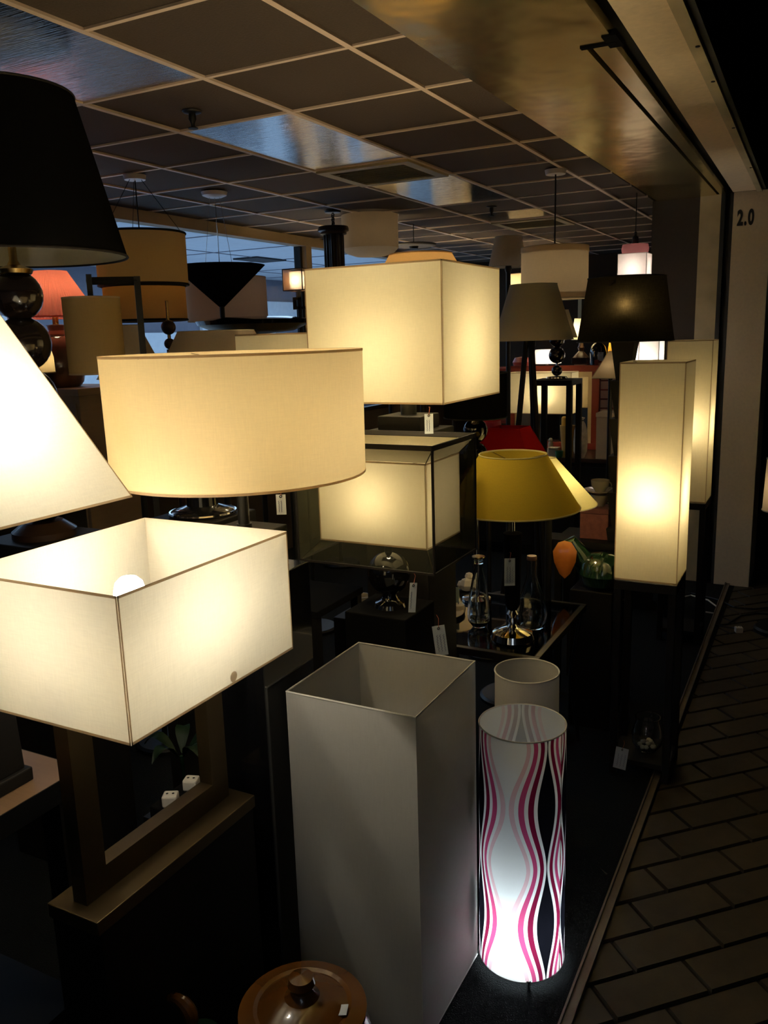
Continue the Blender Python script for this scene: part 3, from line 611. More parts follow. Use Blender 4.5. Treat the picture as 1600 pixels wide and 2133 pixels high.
# --- plug sockets seen through the bronze frame
def plug(loc, rz, label, cab=True):
    p = thing('plug_socket', label, 'plug', loc, rz)
    obj('body', G().box(-0.02, 0.02, -0.018, 0.018, 0, 0.032), mt['whiteplastic'], p, bevel=0.005)
    obj('holes', G().lathe([(0.0035, 0.0322), (0.0035, 0.0328)], 8, (-0.008, 0), True).lathe([(0.0035, 0.0322), (0.0035, 0.0328)], 8, (0.008, 0), True), mt['inkblack'], p)
    if cab: obj('cable', G().tube([(0.0, 0.018, 0.015), (-0.02, 0.05, 0.01), (-0.08, 0.09, 0.006)], 0.004, 6), mt['blackplastic'], p)
pl = ((-1.469, 1.523), (-1.472, 1.585))
tag(obj('display_plinth', G().box(pl[0][0]-0.05, pl[0][0]+0.05, pl[0][1]-0.04, pl[1][1]+0.05, 0, 0.50), mt['felt'], bevel=0.004), 'low black plinth carrying the white plugs', 'plinth')
plug((pl[0][0], pl[0][1]-0.01, 0.50), 0.5, 'white plug socket seen through bronze frame, nearer one', False)
plug((pl[1][0], pl[1][1]+0.015, 0.50), 0.35, 'white plug socket seen through bronze frame, farther one', False)

# --- glass topped table with the yellow lamps
t = thing('glass_table', 'black framed glass table under the yellow lamp', 'table', (-1.12, 2.98, 0))
TX0, TX1, TY0, TY1 = -0.30, 0.305, -0.345, 0.31
obj('glass_top', G().box(TX0+0.02, TX1-0.02, TY0+0.02, TY1-0.02, 0.588, 0.600), mt['tabletop_glass'], t)
obj('top_frame', G().box(TX0, TX1, TY0, TY0+0.025, 0.572, 0.5995).box(TX0, TX1, TY1-0.025, TY1, 0.572, 0.5995).box(TX0, TX0+0.025, TY0+0.025, TY1-0.025, 0.572, 0.5995).box(TX1-0.025, TX1, TY0+0.025, TY1-0.025, 0.572, 0.5995), M('dull_steel_frame', (0.05, 0.045, 0.04), 0.35, 0.8), t, bevel=0.002)
for sx in (TX0+0.02, TX1-0.02):
    for sy in (TY0+0.02, TY1-0.02): obj('leg', G().tube([(sx, sy, 0), (sx*0.9, sy*0.9, 0.3), (sx, sy, 0.572)], 0.009, 8), mt['blackmetal'], t, True)
# yellow lamp
YT = (-0.959, 2.782, 1.283, 0.117, 1.095, 0.234)
t, zb, zt, s = lampR('table_lamp', 'mustard yellow empire shade on black column with chrome base', 0.60, YT, mt['yellow'], mt['lemon'], 0.003, lit=6, col=WARM, bz=0.3)
obj('chrome_base', G().lathe([(0.076, 0), (0.08, 0.008), (0.072, 0.03), (0.045, 0.042), (0.02, 0.05), (0.013, 0.06), (0.018, 0.072), (0.013, 0.085), (0.022, 0.10), (0.013, 0.115)], 40, cap=True), mt['chrome'], t, True)
obj('column', G().lathe([(0.016, 0.115), (0.027, 0.135), (0.034, 0.40), (0.020, 0.405)], 32, cap=True), mt['felt'], t, True)
obj('rod', G().lathe([(0.008, 0.405), (0.008, 0.56)], 12), mt['chrome'], t, True)
YT2 = (-0.975, 3.275, 1.202, 0.025, 1.014, 0.193)
t, zb, zt, s = lampR('floor_lamp', 'pale lemon cone shade just behind the mustard yellow shade', 0, YT2, mt['lemon'], mt['trim_lt'], 0.002, lit=60, col=WARM, bz=0.3)
pole(t, 0.02, zt-0.02, 0.014, mt['blackmetal'], 0.10)
price_tag((-0.911, 2.613, 0.954), math.radians(28), 0.036, 0.096, 'white price tag on the black column of the yellow lamp', string=0.02)
# bottles
def bottle(xy, label, prof, rings, z=0.601):
    k = 1.22; prof = [(r*1.15, zz*k) for r, zz in prof]; rings = [(n_, a*k, b*k, r*1.15, m_) for n_, a, b, r, m_ in rings]
    b = thing('glass_bottle', label, 'bottle', (xy[0], xy[1], z))
    inner = [(max(r-0.003, 0.001), zz+0.004 if i == 0 else zz) for i, (r, zz) in enumerate(prof)]
    obj('body', G().lathe([(0.001, prof[0][1])] + prof + inner[::-1] + [(0.001, prof[0][1]+0.004)], 32), mt['glass'], b, True)
    for nm, z0, z1, r, mm in rings: obj(nm, G().lathe([(r, z0), (r*1.05, (z0+z1)/2), (r, z1)], 24, cap=True), mm, b, True)
bottle((-1.122, 2.865), 'clear teardrop bottle with gold collar beside the chrome base', [(0.02, 0), (0.036, 0.02), (0.038, 0.05), (0.032, 0.10), (0.022, 0.155), (0.013, 0.19), (0.016, 0.215)], [('collar', 0.222, 0.228, 0.021, mt['brass']), ('stopper', 0.205, 0.222, 0.015, mt['glass'])])
bottle((-0.939, 2.942), 'clear pear shaped bottle with corked neck right of the yellow lamp', [(0.04, 0), (0.052, 0.02), (0.052, 0.05), (0.040, 0.10), (0.022, 0.145), (0.016, 0.17), (0.017, 0.22)], [('cork', 0.215, 0.228, 0.0155, mt['urn_rim'])])
# green and orange glazed ornament
CX, CY = (-0.826, 3.478)
tag(obj('display_plinth', G().box(CX-0.09, CX+0.09, CY-0.08, CY+0.10, 0, 0.62), mt['blackwood'], bevel=0.004), 'black plinth under the green glazed ornament', 'plinth')
t = thing('glazed_ornament', 'green glazed ceramic ornament with an orange leaf shaped front', 'ornament', (CX, CY, 0.62)); t.scale = (1.25, 1.25, 1.25)
obj('body', G().lathe([(0.02, 0), (0.06, 0.012), (0.078, 0.05), (0.070, 0.09), (0.045, 0.115), (0.001, 0.125)], 36, (0.02, 0), False), mt['ceramic_g'], t, True)
obj('neck', G().tube([(-0.03, 0, 0.07), (-0.06, -0.01, 0.12), (-0.085, -0.02, 0.155), (-0.10, -0.03, 0.15)], [0.04, 0.032, 0.026, 0.012], 14), mt['ceramic_g'], t, True)
lf = [(0, 0.062, 0), (0.022, 0.056, 0.008), (0.040, 0.026, 0.010), (0.036, -0.01, 0.010), (0.018, -0.05, 0.004), (0, -0.068, 0), (-0.018, -0.05, 0.004), (-0.036, -0.01, 0.010), (-0.040, 0.026, 0.010), (-0.022, 0.056, 0.008)]
g = G(); g.add([(0, 0.005, 0.024)] + lf + [(p[0], p[1], -0.008) for p in lf], [(0, i, i % 10 + 1) for i in range(1, 11)] + [(i, i+10, (i % 10)+11, (i % 10)+1) for i in range(1, 11)] + [tuple(range(11, 21))])
lo = obj('orange_leaf', g, mt['ceramic_o'], t, True); lo.location = (-0.092, -0.062, 0.105); lo.rotation_euler = (math.radians(80), 0, math.radians(20))

# --- tall square lamps on black leg stands
def tall_lamp(x, y, label, slabel, zb, zt, hw, strength, bz):
    s = thing('lamp_stand', slabel, 'stand', (x, y, 0))
    l = 0.014
    for sx in (-1, 1):
        for sy in (-1, 1): obj('leg', G().box(sx*(hw-l)-l, sx*(hw-l)+l, sy*(hw-l)-l, sy*(hw-l)+l, 0, zb-0.04), mt['blackwood'], s, bevel=0.002)
    obj('top', G().box(-hw, hw, -hw, hw, zb-0.04, zb-0.004), mt['blackwood'], s, bevel=0.002)
    obj('shelf', G().box(-hw+0.004, hw-0.004, -hw+0.004, hw-0.004, 0.05, 0.07), mt['blackwood'], s)
    t = thing('tall_lamp', label, 'lamp', (x, y, zb-0.004))
    square_shade(t, (hw, hw), 0.004, (hw, hw), zt-zb, mt['cream'], mt['trim_tan'], 0.002, fit=True)
    obj('base_plate', G().lathe([(0.05, 0), (0.05, 0.006)], 20, cap=True), mt['blackmetal'], t)
    bulb(t, (zt-zb)*bz, strength, WARM, r=0.03)
tall_lamp(-0.545, 3.165, 'tall upright square cream lamp glowing on black stand, nearer of two', 'tall black four legged stand with a glass vase on its shelf', 0.79, 1.588, 0.112, 105, 0.40)
tall_lamp(-0.640, 4.72, 'tall upright square cream lamp beside pillar, farther of two', 'tall black four legged stand nearest the pillar', 0.79, 1.637, 0.112, 72, 0.48)
price_tag((-0.606, 3.050, 0.117), math.radians(4), 0.048, 0.090, 'white price tag at the foot of the nearer tall lamp stand', tilt=0.12, string=0.03)
t = thing('glass_vase', 'round glass vase of pale pebbles on the lamp stand shelf', 'vase', (-0.535, 3.165, 0.071))
obj('bowl', G().lathe([(0.001, 0), (0.035, 0.002), (0.056, 0.03), (0.060, 0.07), (0.050, 0.11), (0.045, 0.125), (0.048, 0.14), (0.045, 0.14), (0.042, 0.125), (0.047, 0.108), (0.056, 0.07), (0.052, 0.032), (0.033, 0.006), (0.001, 0.005)], 36), mt['glass'], t, True)
for i in range(12):
    a = i*2.4; r = 0.028 if i < 8 else 0.014
    obj('pebble', G().ball((r*math.cos(a), r*math.sin(a), 0.018+0.012*(i >= 8)+0.003*(i % 3)), 0.010, 8, 0.8), mt['stone'], t, True)
# lamp at the right edge of the picture
x_ = -0.162
t, zb, zt, s = lampR('floor_lamp', 'cream drum lamp cut off by the right edge outside the shop', 0, (x_, 5.0, 0.985, 0.105, 0.70, 0.115), mt['natural'], mt['trim_lt'], lit=14, col=WARM)
pole(t, 0.02, 0.90, 0.016, mt['blackmetal'], 0.12, 0.03)
# cables and plugs on the floor by the pillar
def cable(label, pts, r, mat): tag(obj('power_cable', G().tube(pts, r, 8), mat, None, True), label, 'cable')
cable('black cable curling from the pillar across the tiles', ((-0.696, 5.547, 0.005), (-0.511, 5.459, 0.005), (-0.415, 5.344, 0.005), (-0.308, 5.358, 0.005), (-0.128, 5.492, 0.005)), 0.005, mt['blackplastic'])
cable('black cable looping past the white plug on the tiles', ((-0.483, 4.965, 0.005), (-0.422, 5.008, 0.005), (-0.393, 5.111, 0.005), (-0.362, 5.2, 0.005), (-0.288, 5.278, 0.005), (-0.121, 5.319, 0.005)), 0.005, mt['blackplastic'])
cable('white cable looped beside the farther lamp stand', ((-0.736, 5.417, 0.006), (-0.688, 5.491, 0.006), (-0.578, 5.428, 0.006), (-0.507, 5.302, 0.006), (-0.507, 5.174, 0.006), (-0.562, 5.181, 0.006)), 0.005, mt['whiteplastic'])
p0 = (-0.362, 5.004, -0.0)
plug((p0[0]+0.01, p0[1]-0.10, 0.0), 0.4, 'white plug lying on the tiles near the pillar')

# ================================================================ upper left: lamps in front of the window
BD = (-2.22, 1.832, 2.427, 0.221, 1.967, 0.335)
t, zb, zt, s = lampR('table_lamp', 'large black drum shade on stacked dark balls at upper left', 1.10, BD, mt['black'], mt['trim_dk'], 0.004, lining=mt['lining'])
ball_stack(t, [(0.13, 0.085), (0.29, 0.088), (0.45, 0.085), (0.61, 0.084), (0.755, 0.075)], mt['darkball'])
obj('base', G().lathe([(0.10, 0), (0.10, 0.02), (0.06, 0.05)], 32, cap=True), mt['brownwood'], t, True)
obj('neck', G().lathe([(0.05, 0.82), (0.055, 0.832), (0.02, 0.845), (0.012, 0.86), (0.012, 1.0)], 24), mt['brass'], t, True)
tag(obj('pedestal', G().box(-2.36, -2.08, 1.69, 1.97, 0, 1.10), mt['blackwood'], bevel=0.004), 'black pedestal under the stacked ball lamp', 'pedestal')
# coral pleated lamp
KX, KY, KT, KRT, KB, KRB = (-3.431, 3.04, 2.062, 0.077, 1.84, 0.216)
CZ = 1.497
def pleat_shade(root, zb, rb, zt, rt, mat, n=80):
    vs = []; fs = []
    for k, (r, z) in enumerate(((rb, zb), ((rb+rt)/2*0.98, (zb+zt)/2), (rt, zt))):
        for i in range(2*n):
            a = math.pi*i/n; rr = r*(1 + (0.014 if i % 2 else -0.014)); vs.append((rr*math.cos(a), rr*math.sin(a), z))
    m = 2*n
    for k in range(2):
        for i in range(m): fs.append((k*m+i, k*m+(i+1) % m, (k+1)*m+(i+1) % m, (k+1)*m+i))
    s = obj('pleated_shade', G().add(vs, fs), mat, root); obj('bottom_rim', G().ring(rb, zb, 0.004), mat, s, True); return s
t = thing('table_lamp', 'coral pink pleated shade on brown glazed urn by the window', 'lamp', (KX, KY, CZ))
pleat_shade(t, KB-CZ, KRB, KT-CZ, KRT, mt['coral']); spider(t, KT-0.003-CZ, KRT*0.97)
bulb(t, (KB+KT)/2-0.02-CZ, 40, WARM)
obj('urn', G().lathe([(0.088*1, 0), (0.107, 0.025), (0.126, 0.10), (0.123, 0.176), (0.088, 0.239), (0.048, 0.262)], 40, cap=True), mt['ceramic_b'], t, True)
obj('urn_mouth', G().lathe([(0.048, 0.261), (0.038, 0.279), (0.043, 0.30), (0.05, 0.306), (0.002, 0.31)], 32), mt['urn_rim'], t, True)
obj('neck', G().lathe([(0.015, 0.306), (0.015, 0.346), (0.028, 0.359), (0.028, 0.367), (0.010, 0.373), (0.010, 0.41)], 20), mt['brass'], t, True)
t = thing('chest', 'tan wooden chest under the coral lamp by the window', 'chest', (KX+0.03, KY+0.03, 0))
obj('body', G().box(-0.22, 0.22, -0.16, 0.22, 0, CZ-0.035), mt['chest'], t, bevel=0.003); obj('top', G().box(-0.235, 0.235, -0.175, 0.235, CZ-0.035, CZ), mt['chest'], t, bevel=0.003)
for k in range(4): obj('drawer', G().box(-0.20, 0.20, -0.166, -0.16, 0.1+k*0.34, 0.41+k*0.34), mt['chest'], t, bevel=0.002)
# cream curved shade beside the urn
DX, DY, DZ = (-2.38, 2.013, 1.614)
t = thing('table_lamp', 'small honey yellow dome shade tucked beside the dark balls', 'lamp', (DX, DY, 1.20)); d = DZ-1.20
obj('shade', G().lathe([(0.055, d), (0.054, d+0.05), (0.045, d+0.09), (0.026, d+0.125), (0.006, d+0.142)], 48), mt['straw'], t, True); obj('bottom_rim', G().ring(0.055, d, 0.002), mt['trim_tan'], t, True)
bulb(t, d+0.05, 14, WARM, r=0.02)
obj('stem', G().lathe([(0.05, 0), (0.05, 0.012), (0.01, 0.02), (0.008, 0.36)], 20, cap=True), mt['brownwood'], t, True)
tag(obj('pedestal', G().box(t.location.x-0.05, t.location.x+0.05, t.location.y+0.0, t.location.y+0.10, 0, 1.20), mt['blackwood'], bevel=0.004), 'slim black pedestal beside the brown urn', 'pedestal')
# tan cylinder shade on a bent square arm floor lamp
TN = (-2.103, 2.014, 1.849, 0.089, 1.608, 0.089)
t, zb, zt, s = lampR('floor_lamp', 'tan cylinder shade hung from a square bent black arm', 0, TN, mt['tan'], mt['trim_tan'], 0.002)
ax, ay = (0.109, 0.098)
zt_ = 1.9
obj('arm', G().tube([(0, 0, zt-0.03), (0, 0, zt_+0.02)], 0.012, 4).tube([(-0.012*ax/abs(ax), 0, zt_), (ax, ay, zt_)], 0.012, 4), mt['blackmetal'], t)
obj('post', G().tube([(ax, ay, 0.02), (ax, ay, zt_+0.012)], 0.014, 4), mt['blackmetal'], t)
obj('base', G().box(ax-0.10, ax+0.10, ay-0.10, ay+0.10, 0, 0.02), mt['blackmetal'], t)
# two tier drum pendant
PU = (-3.051, 3.277, 2.227, 0.219, 1.983, 0.217); PL = (-3.024, 3.242, 1.977, 0.2, 1.812, 0.2)
t = thing('pendant_lamp', 'two tier tan and amber drum pendant with dark rims', 'pendant', (PU[0], PU[1], PL[4]))
d = PL[4]
s = round_shade(t, PU[4]-d, PU[5], PU[2]-d, PU[3], mt['tan'], mt['trim_dk'], 0.006, name='upper_shade')
s = round_shade(t, 0.0, PL[5], PU[4]-0.006-d, PL[3], mt['amber'], mt['trim_dk'], 0.006, name='lower_shade', fit=False)
bulb(t, 0.25, 15, WARMER, stem=False)
obj('canopy', G().lathe([(0.001, 2.5-d), (0.055, 2.5-d), (0.05, 2.478-d), (0.001, 2.475-d)], 28), mt['steelwhite'], t, True)
for k in range(3):
    a = 2.1*k+0.4; obj('wire', G().tube([(0.03*math.cos(a), 0.03*math.sin(a), 2.48-d), (PU[3]*0.96*math.cos(a), PU[3]*0.96*math.sin(a), PU[2]-d)], 0.0015, 5), mt['blackmetal'], t)
obj('cord', G().tube([(0, 0, 2.48-d), (0, 0, PU[2]-d-0.03)], 0.003, 6), mt['blackplastic'], t)
# black cone pendant
CN = (-3.054, 3.887, 2.111, 0.253, 1.886, 0.011)
t = thing('pendant_lamp', 'wide black inverted cone pendant hung on fine wires', 'pendant', (CN[0], CN[1], CN[4]-0.10)); d = CN[4]-0.10
obj('cone', G().lathe([(0.012, CN[4]-d), (CN[3], CN[2]-d), (CN[3]-0.003, CN[2]-d), (0.010, CN[4]-d+0.01)], 64), mt['black'], t, True)
obj('tip', G().lathe([(0.010, 0), (0.014, 0.02), (0.014, 0.10), (0.020, 0.112)], 20, cap=True), mt['blackmetal'], t, True)
obj('canopy', G().lathe([(0.001, 2.5-d), (0.072, 2.5-d), (0.066, 2.482-d), (0.04, 2.472-d), (0.001, 2.47-d)], 32), mt['steelwhite'], t, True)
for k in range(3):
    a = 2.1*k+0.1; obj('wire', G().tube([(0.03*math.cos(a), 0.03*math.sin(a), 2.475-d), (CN[3]*0.35*math.cos(a), CN[3]*0.35*math.sin(a), CN[2]-d-0.02)], 0.0012, 5), mt['wire'], t)
obj('cord', G().tube([(0, 0, 2.475-d), (0.004, 0, (2.475+CN[2])/2-d), (0, 0, CN[2]-d-0.10)], 0.002, 6), mt['wire'], t)
# salmon drum floor lamp behind the cone
t, zb, zt, s = lampR('floor_lamp', 'broad salmon tan drum shade behind the black cone pendant', 0, (-3.21, 4.138, 2.067, 0.236, 1.816, 0.238), mt['salmon'], mt['trim_tan'], 0.002, lit=7, col=WARMER)
pole(t, 0.02, zt-0.03, 0.014, mt['blackmetal'], 0.14)
# black saucer with gilt underside
SD = (-2.627, 3.598, 1.779)
t = thing('pedestal_dish', 'shallow black dish with dull gold underside on a tall post', 'dish', (SD[0], SD[1], 0)); d = SD[2]
obj('dish', G().lathe([(0.285, d), (0.295, d+0.02), (0.20, d+0.035), (0.02, d+0.04)], 56), mt['gloss'], t, True)
obj('underside', G().lathe([(0.285, d), (0.20, d-0.035), (0.05, d-0.05), (0.014, d-0.06)], 56), mt['gold'], t, True)
pole(t, 0.02, d-0.05, 0.014, mt['blackmetal'], 0.14)
# shades peeking above the big drum
t, zb, zt, s = lampR('floor_lamp', 'putty coloured empire shade rising behind the big drum', 0, (-2.137, 2.672, 1.74, 0.148, 1.564, 0.243), mt['natural'], mt['trim_lt'], 0.002)
pole(t, 0.02, zt-0.03, 0.014, mt['blackmetal'], 0.14)
t, zb, zt, s = lampR('floor_lamp', 'small pale empire shade behind the bent arm lamp', 0, (-2.441, 2.515, 1.772, 0.041, 1.569, 0.135), mt['natural'], mt['trim_lt'], 0.002)
pole(t, 0.02, zt-0.03, 0.012, mt['blackmetal'], 0.12)
t, zb, zt, s = lampR('floor_lamp', 'lit cream drum shade half hidden between big drum and cube', 0, (-1.805, 2.662, 1.721, 0.185, 1.477, 0.188), mt['cream'], mt['trim_tan'], 0.003, lit=26)
pole(t, 0.02, zt-0.03, 0.014, mt['blackmetal'], 0.14)
BS = (-2.736, 3.076, 1.77)
t = thing('candle_stand', 'dark turned post with a ball below the amber shade', 'candle stand', (BS[0], BS[1], 0))
obj('ball', G().ball((0, 0, BS[2]), 0.034, 24), mt['brownwood'], t, True); obj('ball', G().ball((0, 0, BS[2]-0.075), 0.026, 20), mt['brownwood'], t, True)
obj('post', G().lathe([(0.12, 0), (0.12, 0.02), (0.018, 0.04), (0.016, BS[2]-0.10)], 24, cap=True), mt['brownwood'], t, True); obj('stem', G().lathe([(0.008, BS[2]-0.05), (0.008, BS[2]+0.12)], 12), mt['brass'], t, True)
# small square double shade lamp against the window
SQ = (-2.612, 4.009, 2.014); d = SQ[2]-0.055
t = thing('floor_lamp', 'small glowing square double shade lamp on key shaped bracket', 'lamp', (SQ[0], SQ[1], 0))
mt['gauze'] = veil('peach_gauze', (0.80, 0.50, 0.28), 0.5)
square_shade(t, (0.062, 0.062), d, (0.062, 0.062), d+0.112, mt['gauze'], mt['brownwood'], 0.003, fit=False)
square_shade(t, (0.036, 0.036), d+0.010, (0.036, 0.036), d+0.100, mt['opal'], None, fit=False)
bulb(t, d+0.055, 80, WARM, r=0.018, stem=False)
kx, ky = 0.0, 0.0
obj('key_bracket', G().box(-0.008, 0.008, -0.008, 0.008, d-0.19, d).box(-0.04, 0.008, -0.008, 0.008, d-0.05, d-0.034).box(-0.04, -0.026, -0.008, 0.008, d-0.085, d-0.05).box(-0.04, 0.03, -0.008, 0.008, d-0.10, d-0.085), mt['blackmetal'], t)
pole(t, 0.02, d-0.1, 0.012, mt['blackmetal'], 0.13)
# ribbed column chandelier on a chain
HX, HY, HZ = -2.913, 4.911, 2.382
t = thing('chandelier', 'dark ribbed column chandelier hanging on a chain', 'chandelier', (HX, HY, HZ-0.30)); d = HZ-0.30
obj('canopy', G().lathe([(0.05, 2.49-d), (0.055, 2.5-d)], 24, cap=True), mt['blackmetal'], t, True)
n_l = 6
for k in range(n_l):
    zc = HZ+0.022+(2.488-HZ-0.03)*(k+0.5)/n_l-d
    pts = [((0.010 if k % 2 else 0)*math.cos(a), (0 if k % 2 else 0.010)*math.cos(a), zc+0.015*math.sin(a)) for a in [x*0.628 for x in range(10)]]
    obj('chain_link', G().tube(pts, 0.003, 5, True), mt['blackmetal'], t, True)
obj('crown', G().lathe([(0.001, 0.322), (0.095, 0.322), (0.10, 0.312), (0.10, 0.295), (0.085, 0.288), (0.085, 0.275), (0.06, 0.268)], 40), mt['brownwood'], t, True)
obj('core', G().lathe([(0.040, 0), (0.040, 0.27)], 24, cap=True), mt['brownwood'], t, True)
for k in range(10):
    a = 2*math.pi*k/10; obj('rib', G().tube([(0.058*math.cos(a), 0.058*math.sin(a), 0), (0.058*math.cos(a), 0.058*math.sin(a), 0.275)], 0.009, 8), mt['brownwood'], t, True)
# white drum ceiling light
t = thing('ceiling_lamp', 'white flush drum lamp with curved glass bottom on the ceiling', 'lamp', (-2.80, 5.20, 2.24))
obj('shade', G().lathe([(0.19, 0.04), (0.19, 0.255)], 64), mt['natural'], t, True); obj('glass_bowl', G().lathe([(0.189, 0.04), (0.16, 0.012), (0.10, -0.008), (0.001, -0.016)], 56), mt['opal'], t, True)
obj('ceiling_plate', G().lathe([(0.08, 0.245), (0.08, 0.259)], 28, cap=True), mt['steelwhite'], t)
bulb(t, 0.14, 5, WARM, stem=False)
t = thing('pendant_lamp', 'dark grey flat disc pendant behind the white ceiling drum', 'pendant', (-2.784, 5.847, 2.344)); d = t.location.z
obj('disc', G().lathe([(0.001, 0.0), (0.16, 0.0), (0.17, 0.008), (0.16, 0.016), (0.001, 0.02)], 48), M('slate_disc', (0.09, 0.08, 0.08), 0.6), t, True)
obj('hub', G().lathe([(0.001, -0.02), (0.03, -0.018), (0.035, 0)], 24), mt['blackmetal'], t, True); obj('cord', G().tube([(0, 0, 0.02), (0, 0, 2.5-d)], 0.003, 6), mt['blackplastic'], t)
# warm lit empire shade above the cube lamp
t, zb, zt, s = lampR('floor_lamp', 'warm orange lit empire shade just showing above the cube', 0, (-1.494, 3.199, 2.021, 0.126, 1.876, 0.212), mt['orange'], mt['trim_tan'], 0.002, lit=30, col=WARMER)
pole(t, 0.02, zt-0.03, 0.014, mt['blackmetal'], 0.14)
for (lx, ly, lz), lab in zip(((-3.21, 5.33, 1.98), (-3.02, 5.86, 2.0), (-2.95, 6.95, 2.08), (-2.62, 7.95, 2.12)), ('added lit drum floor lamp hidden behind the cube, nearest the window', 'added lit drum floor lamp hidden behind the middle of the cube', 'added lit drum floor lamp hidden behind the right half of the cube', 'added lit drum floor lamp hidden farthest behind the cube')):  # unseen lamps added to warm the ceiling panel reflections and the rear
    t, zb, zt, s = lampR('floor_lamp', lab, 0, (lx, ly, lz+0.12, 0.155, lz-0.13, 0.165), mt['straw'], mt['trim_tan'], lit=190, col=WARM)
    pole(t, 0.02, zt-0.03, 0.014, mt['blackmetal'], 0.14)
# ================================================================ right background
t, zb, zt, s = lampR('floor_lamp', 'cream empire shade with dark finial beside the drum pendant', 0, (-1.743, 4.969, 2.256, 0.079, 2.083, 0.119), mt['natural'], mt['trim_lt'], 0.002)
pole(t, 0.02, zt-0.02, 0.014, mt['blackmetal'], 0.14); obj('knuckle', G().lathe([(0.016, zb-0.03), (0.022, zb-0.015), (0.016, zb+0.01)], 16), mt['blackmetal'], t, True)
# cream drum pendant
OD = (-1.3, 4.423, 2.123, 0.171, 1.864, 0.173)
t = thing('pendant_lamp', 'big cream drum pendant with banded edges on black rod', 'pendant', (OD[0], OD[1], OD[4])); d = OD[4]
s = round_shade(t, 0, OD[5], OD[2]-d, OD[3], mt['natural'], mt['trim_lt'], 0.003)
for z0 in (0.0, OD[2]-d-0.028): obj('band', G().lathe([(OD[3]+0.003, z0), (OD[3]+0.003, z0+0.028)], 64), mt['natural'], s, True)
obj('rod', G().tube([(0, 0, OD[2]-d-0.03), (0, 0, 2.49-d)], 0.004, 8), mt['blackmetal'], t)
obj('canopy', G().lathe([(0.05, 2.478-d), (0.055, 2.5-d)], 28, cap=True), mt['steelwhite'], t, True); bulb(t, 0.14, 13, WARM, stem=False)
# pink and white pendant
t = thing('pendant_lamp', 'small pendant of rose glass collar over lit white square shade', 'pendant', (-1.10, 5.45, 1.99)); d = 1.99
square_shade(t, (0.085, 0.085), 0.0, (0.085, 0.085), 0.155, mt['opal'], mt['trim_wh'], 0.002, fit=False)
obj('collar', G().lathe([(0.076, 0.157), (0.082, 0.185), (0.076, 0.212), (0.02, 0.214)], 40), mt['pinkglass'], t, True)
obj('holder', G().lathe([(0.02, 0.214), (0.018, 0.255), (0.008, 0.265), (0.008, 0.285)], 16), mt['blackplastic'], t, True); obj('cord', G().tube([(0, 0, 0.285), (0, 0, 2.5-d)], 0.003, 6), mt['blackplastic'], t)
bulb(t, 0.06, 34, (1, 0.86, 0.76), stem=False)
# putty shade on black tripod
QD = (-1.301, 4.074, 1.924, 0.113, 1.66, 0.195)
t, zb, zt, s = lampR('floor_lamp', 'putty grey empire shade on a black tripod', 0, QD, mt['grey'], mt['trim_lt'], 0.002)
obj('stem', G().lathe([(0.012, zb-0.03), (0.012, zt-0.03)], 12), mt['blackmetal'], t, True)
for k, a in enumerate((205, 335, 80)):
    a = math.radians(a); obj('tripod_leg', G().tube([(0.012*math.cos(a)-0.02, 0.012*math.sin(a), zb+0.03), (0.16*math.cos(a)-0.02, 0.16*math.sin(a), 0.0)], [0.014, 0.016], 8), mt['blackwood'], t, True)
# black green shade on stacked wedges
RD = (-0.791, 3.763, 1.914, 0.161, 1.649, 0.202)
t, zb, zt, s = lampR('floor_lamp', 'black green drum shade with orange glow on stacked wedge column', 0, RD, mt['teal'], mt['trim_dk'], 0.003, lit=None)
bulb(t, zb+(zt-zb)*0.55, 26, (1.0, 0.52, 0.22), x=0.028, y=-0.148)
n_w = 10
for k in range(n_w):
    z1 = (zb-0.004)*(k+1)/n_w; z0 = (zb-0.004)*k/n_w
    obj('wedge', G().prism4((0.028, 0.028), z0, (0.05, 0.05), z1), mt['blackwood'], t)
obj('care_label', G().box(-0.014, 0.014, -0.001, 0.001, -0.009, 0.009), mt['trim_dk'], t).location = (-0.022, -RD[3]*0.985-0.004, zt-0.03)
# black drum with glass ball base, red shade
t, zb, zt, s = lampR('table_lamp', 'plain black drum shade on dark ball base behind the cube', 0.602, (-1.246, 3.157, 1.547, 0.126, 1.371, 0.125), mt['black'], mt['trim_dk'], 0.003)
obj('glass_ball', G().ball((0, 0, zb-0.055), 0.05, 24), mt['gloss'], t, True); obj('glass_ball', G().ball((0, 0, zb-0.15), 0.05, 24), mt['gloss'], t, True)
obj('post', G().lathe([(0.06, 0), (0.06, 0.012), (0.012, 0.02), (0.012, zb-0.20)], 24, cap=True), mt['chrome'], t, True)
RX, RY, RZ = (-1.242, 3.56, 1.201)
t = thing('floor_lamp', 'dark red square tapered shade behind the mustard shade', 'lamp', (RX, RY, 0))
square_shade(t, (0.165, 0.165), RZ-0.12, (0.07, 0.07), RZ+0.085, mt['red'], mt['red'], 0.003, fit=True); pole(t, 0.02, RZ+0.04, 0.014, mt['blackmetal'], 0.14)
PX, PY, PZ = (-1.524, 4.044, 1.191)
t = thing('floor_lamp', 'crimson shade showing just behind the dark red one', 'lamp', (PX, PY, 0))
round_shade(t, PZ-0.1, 0.09, PZ+0.075, 0.06, M('crimson_satin', (0.36, 0.01, 0.06), 0.5), mt['red'], 0.002); pole(t, 0.02, PZ, 0.012, mt['blackmetal'], 0.12)
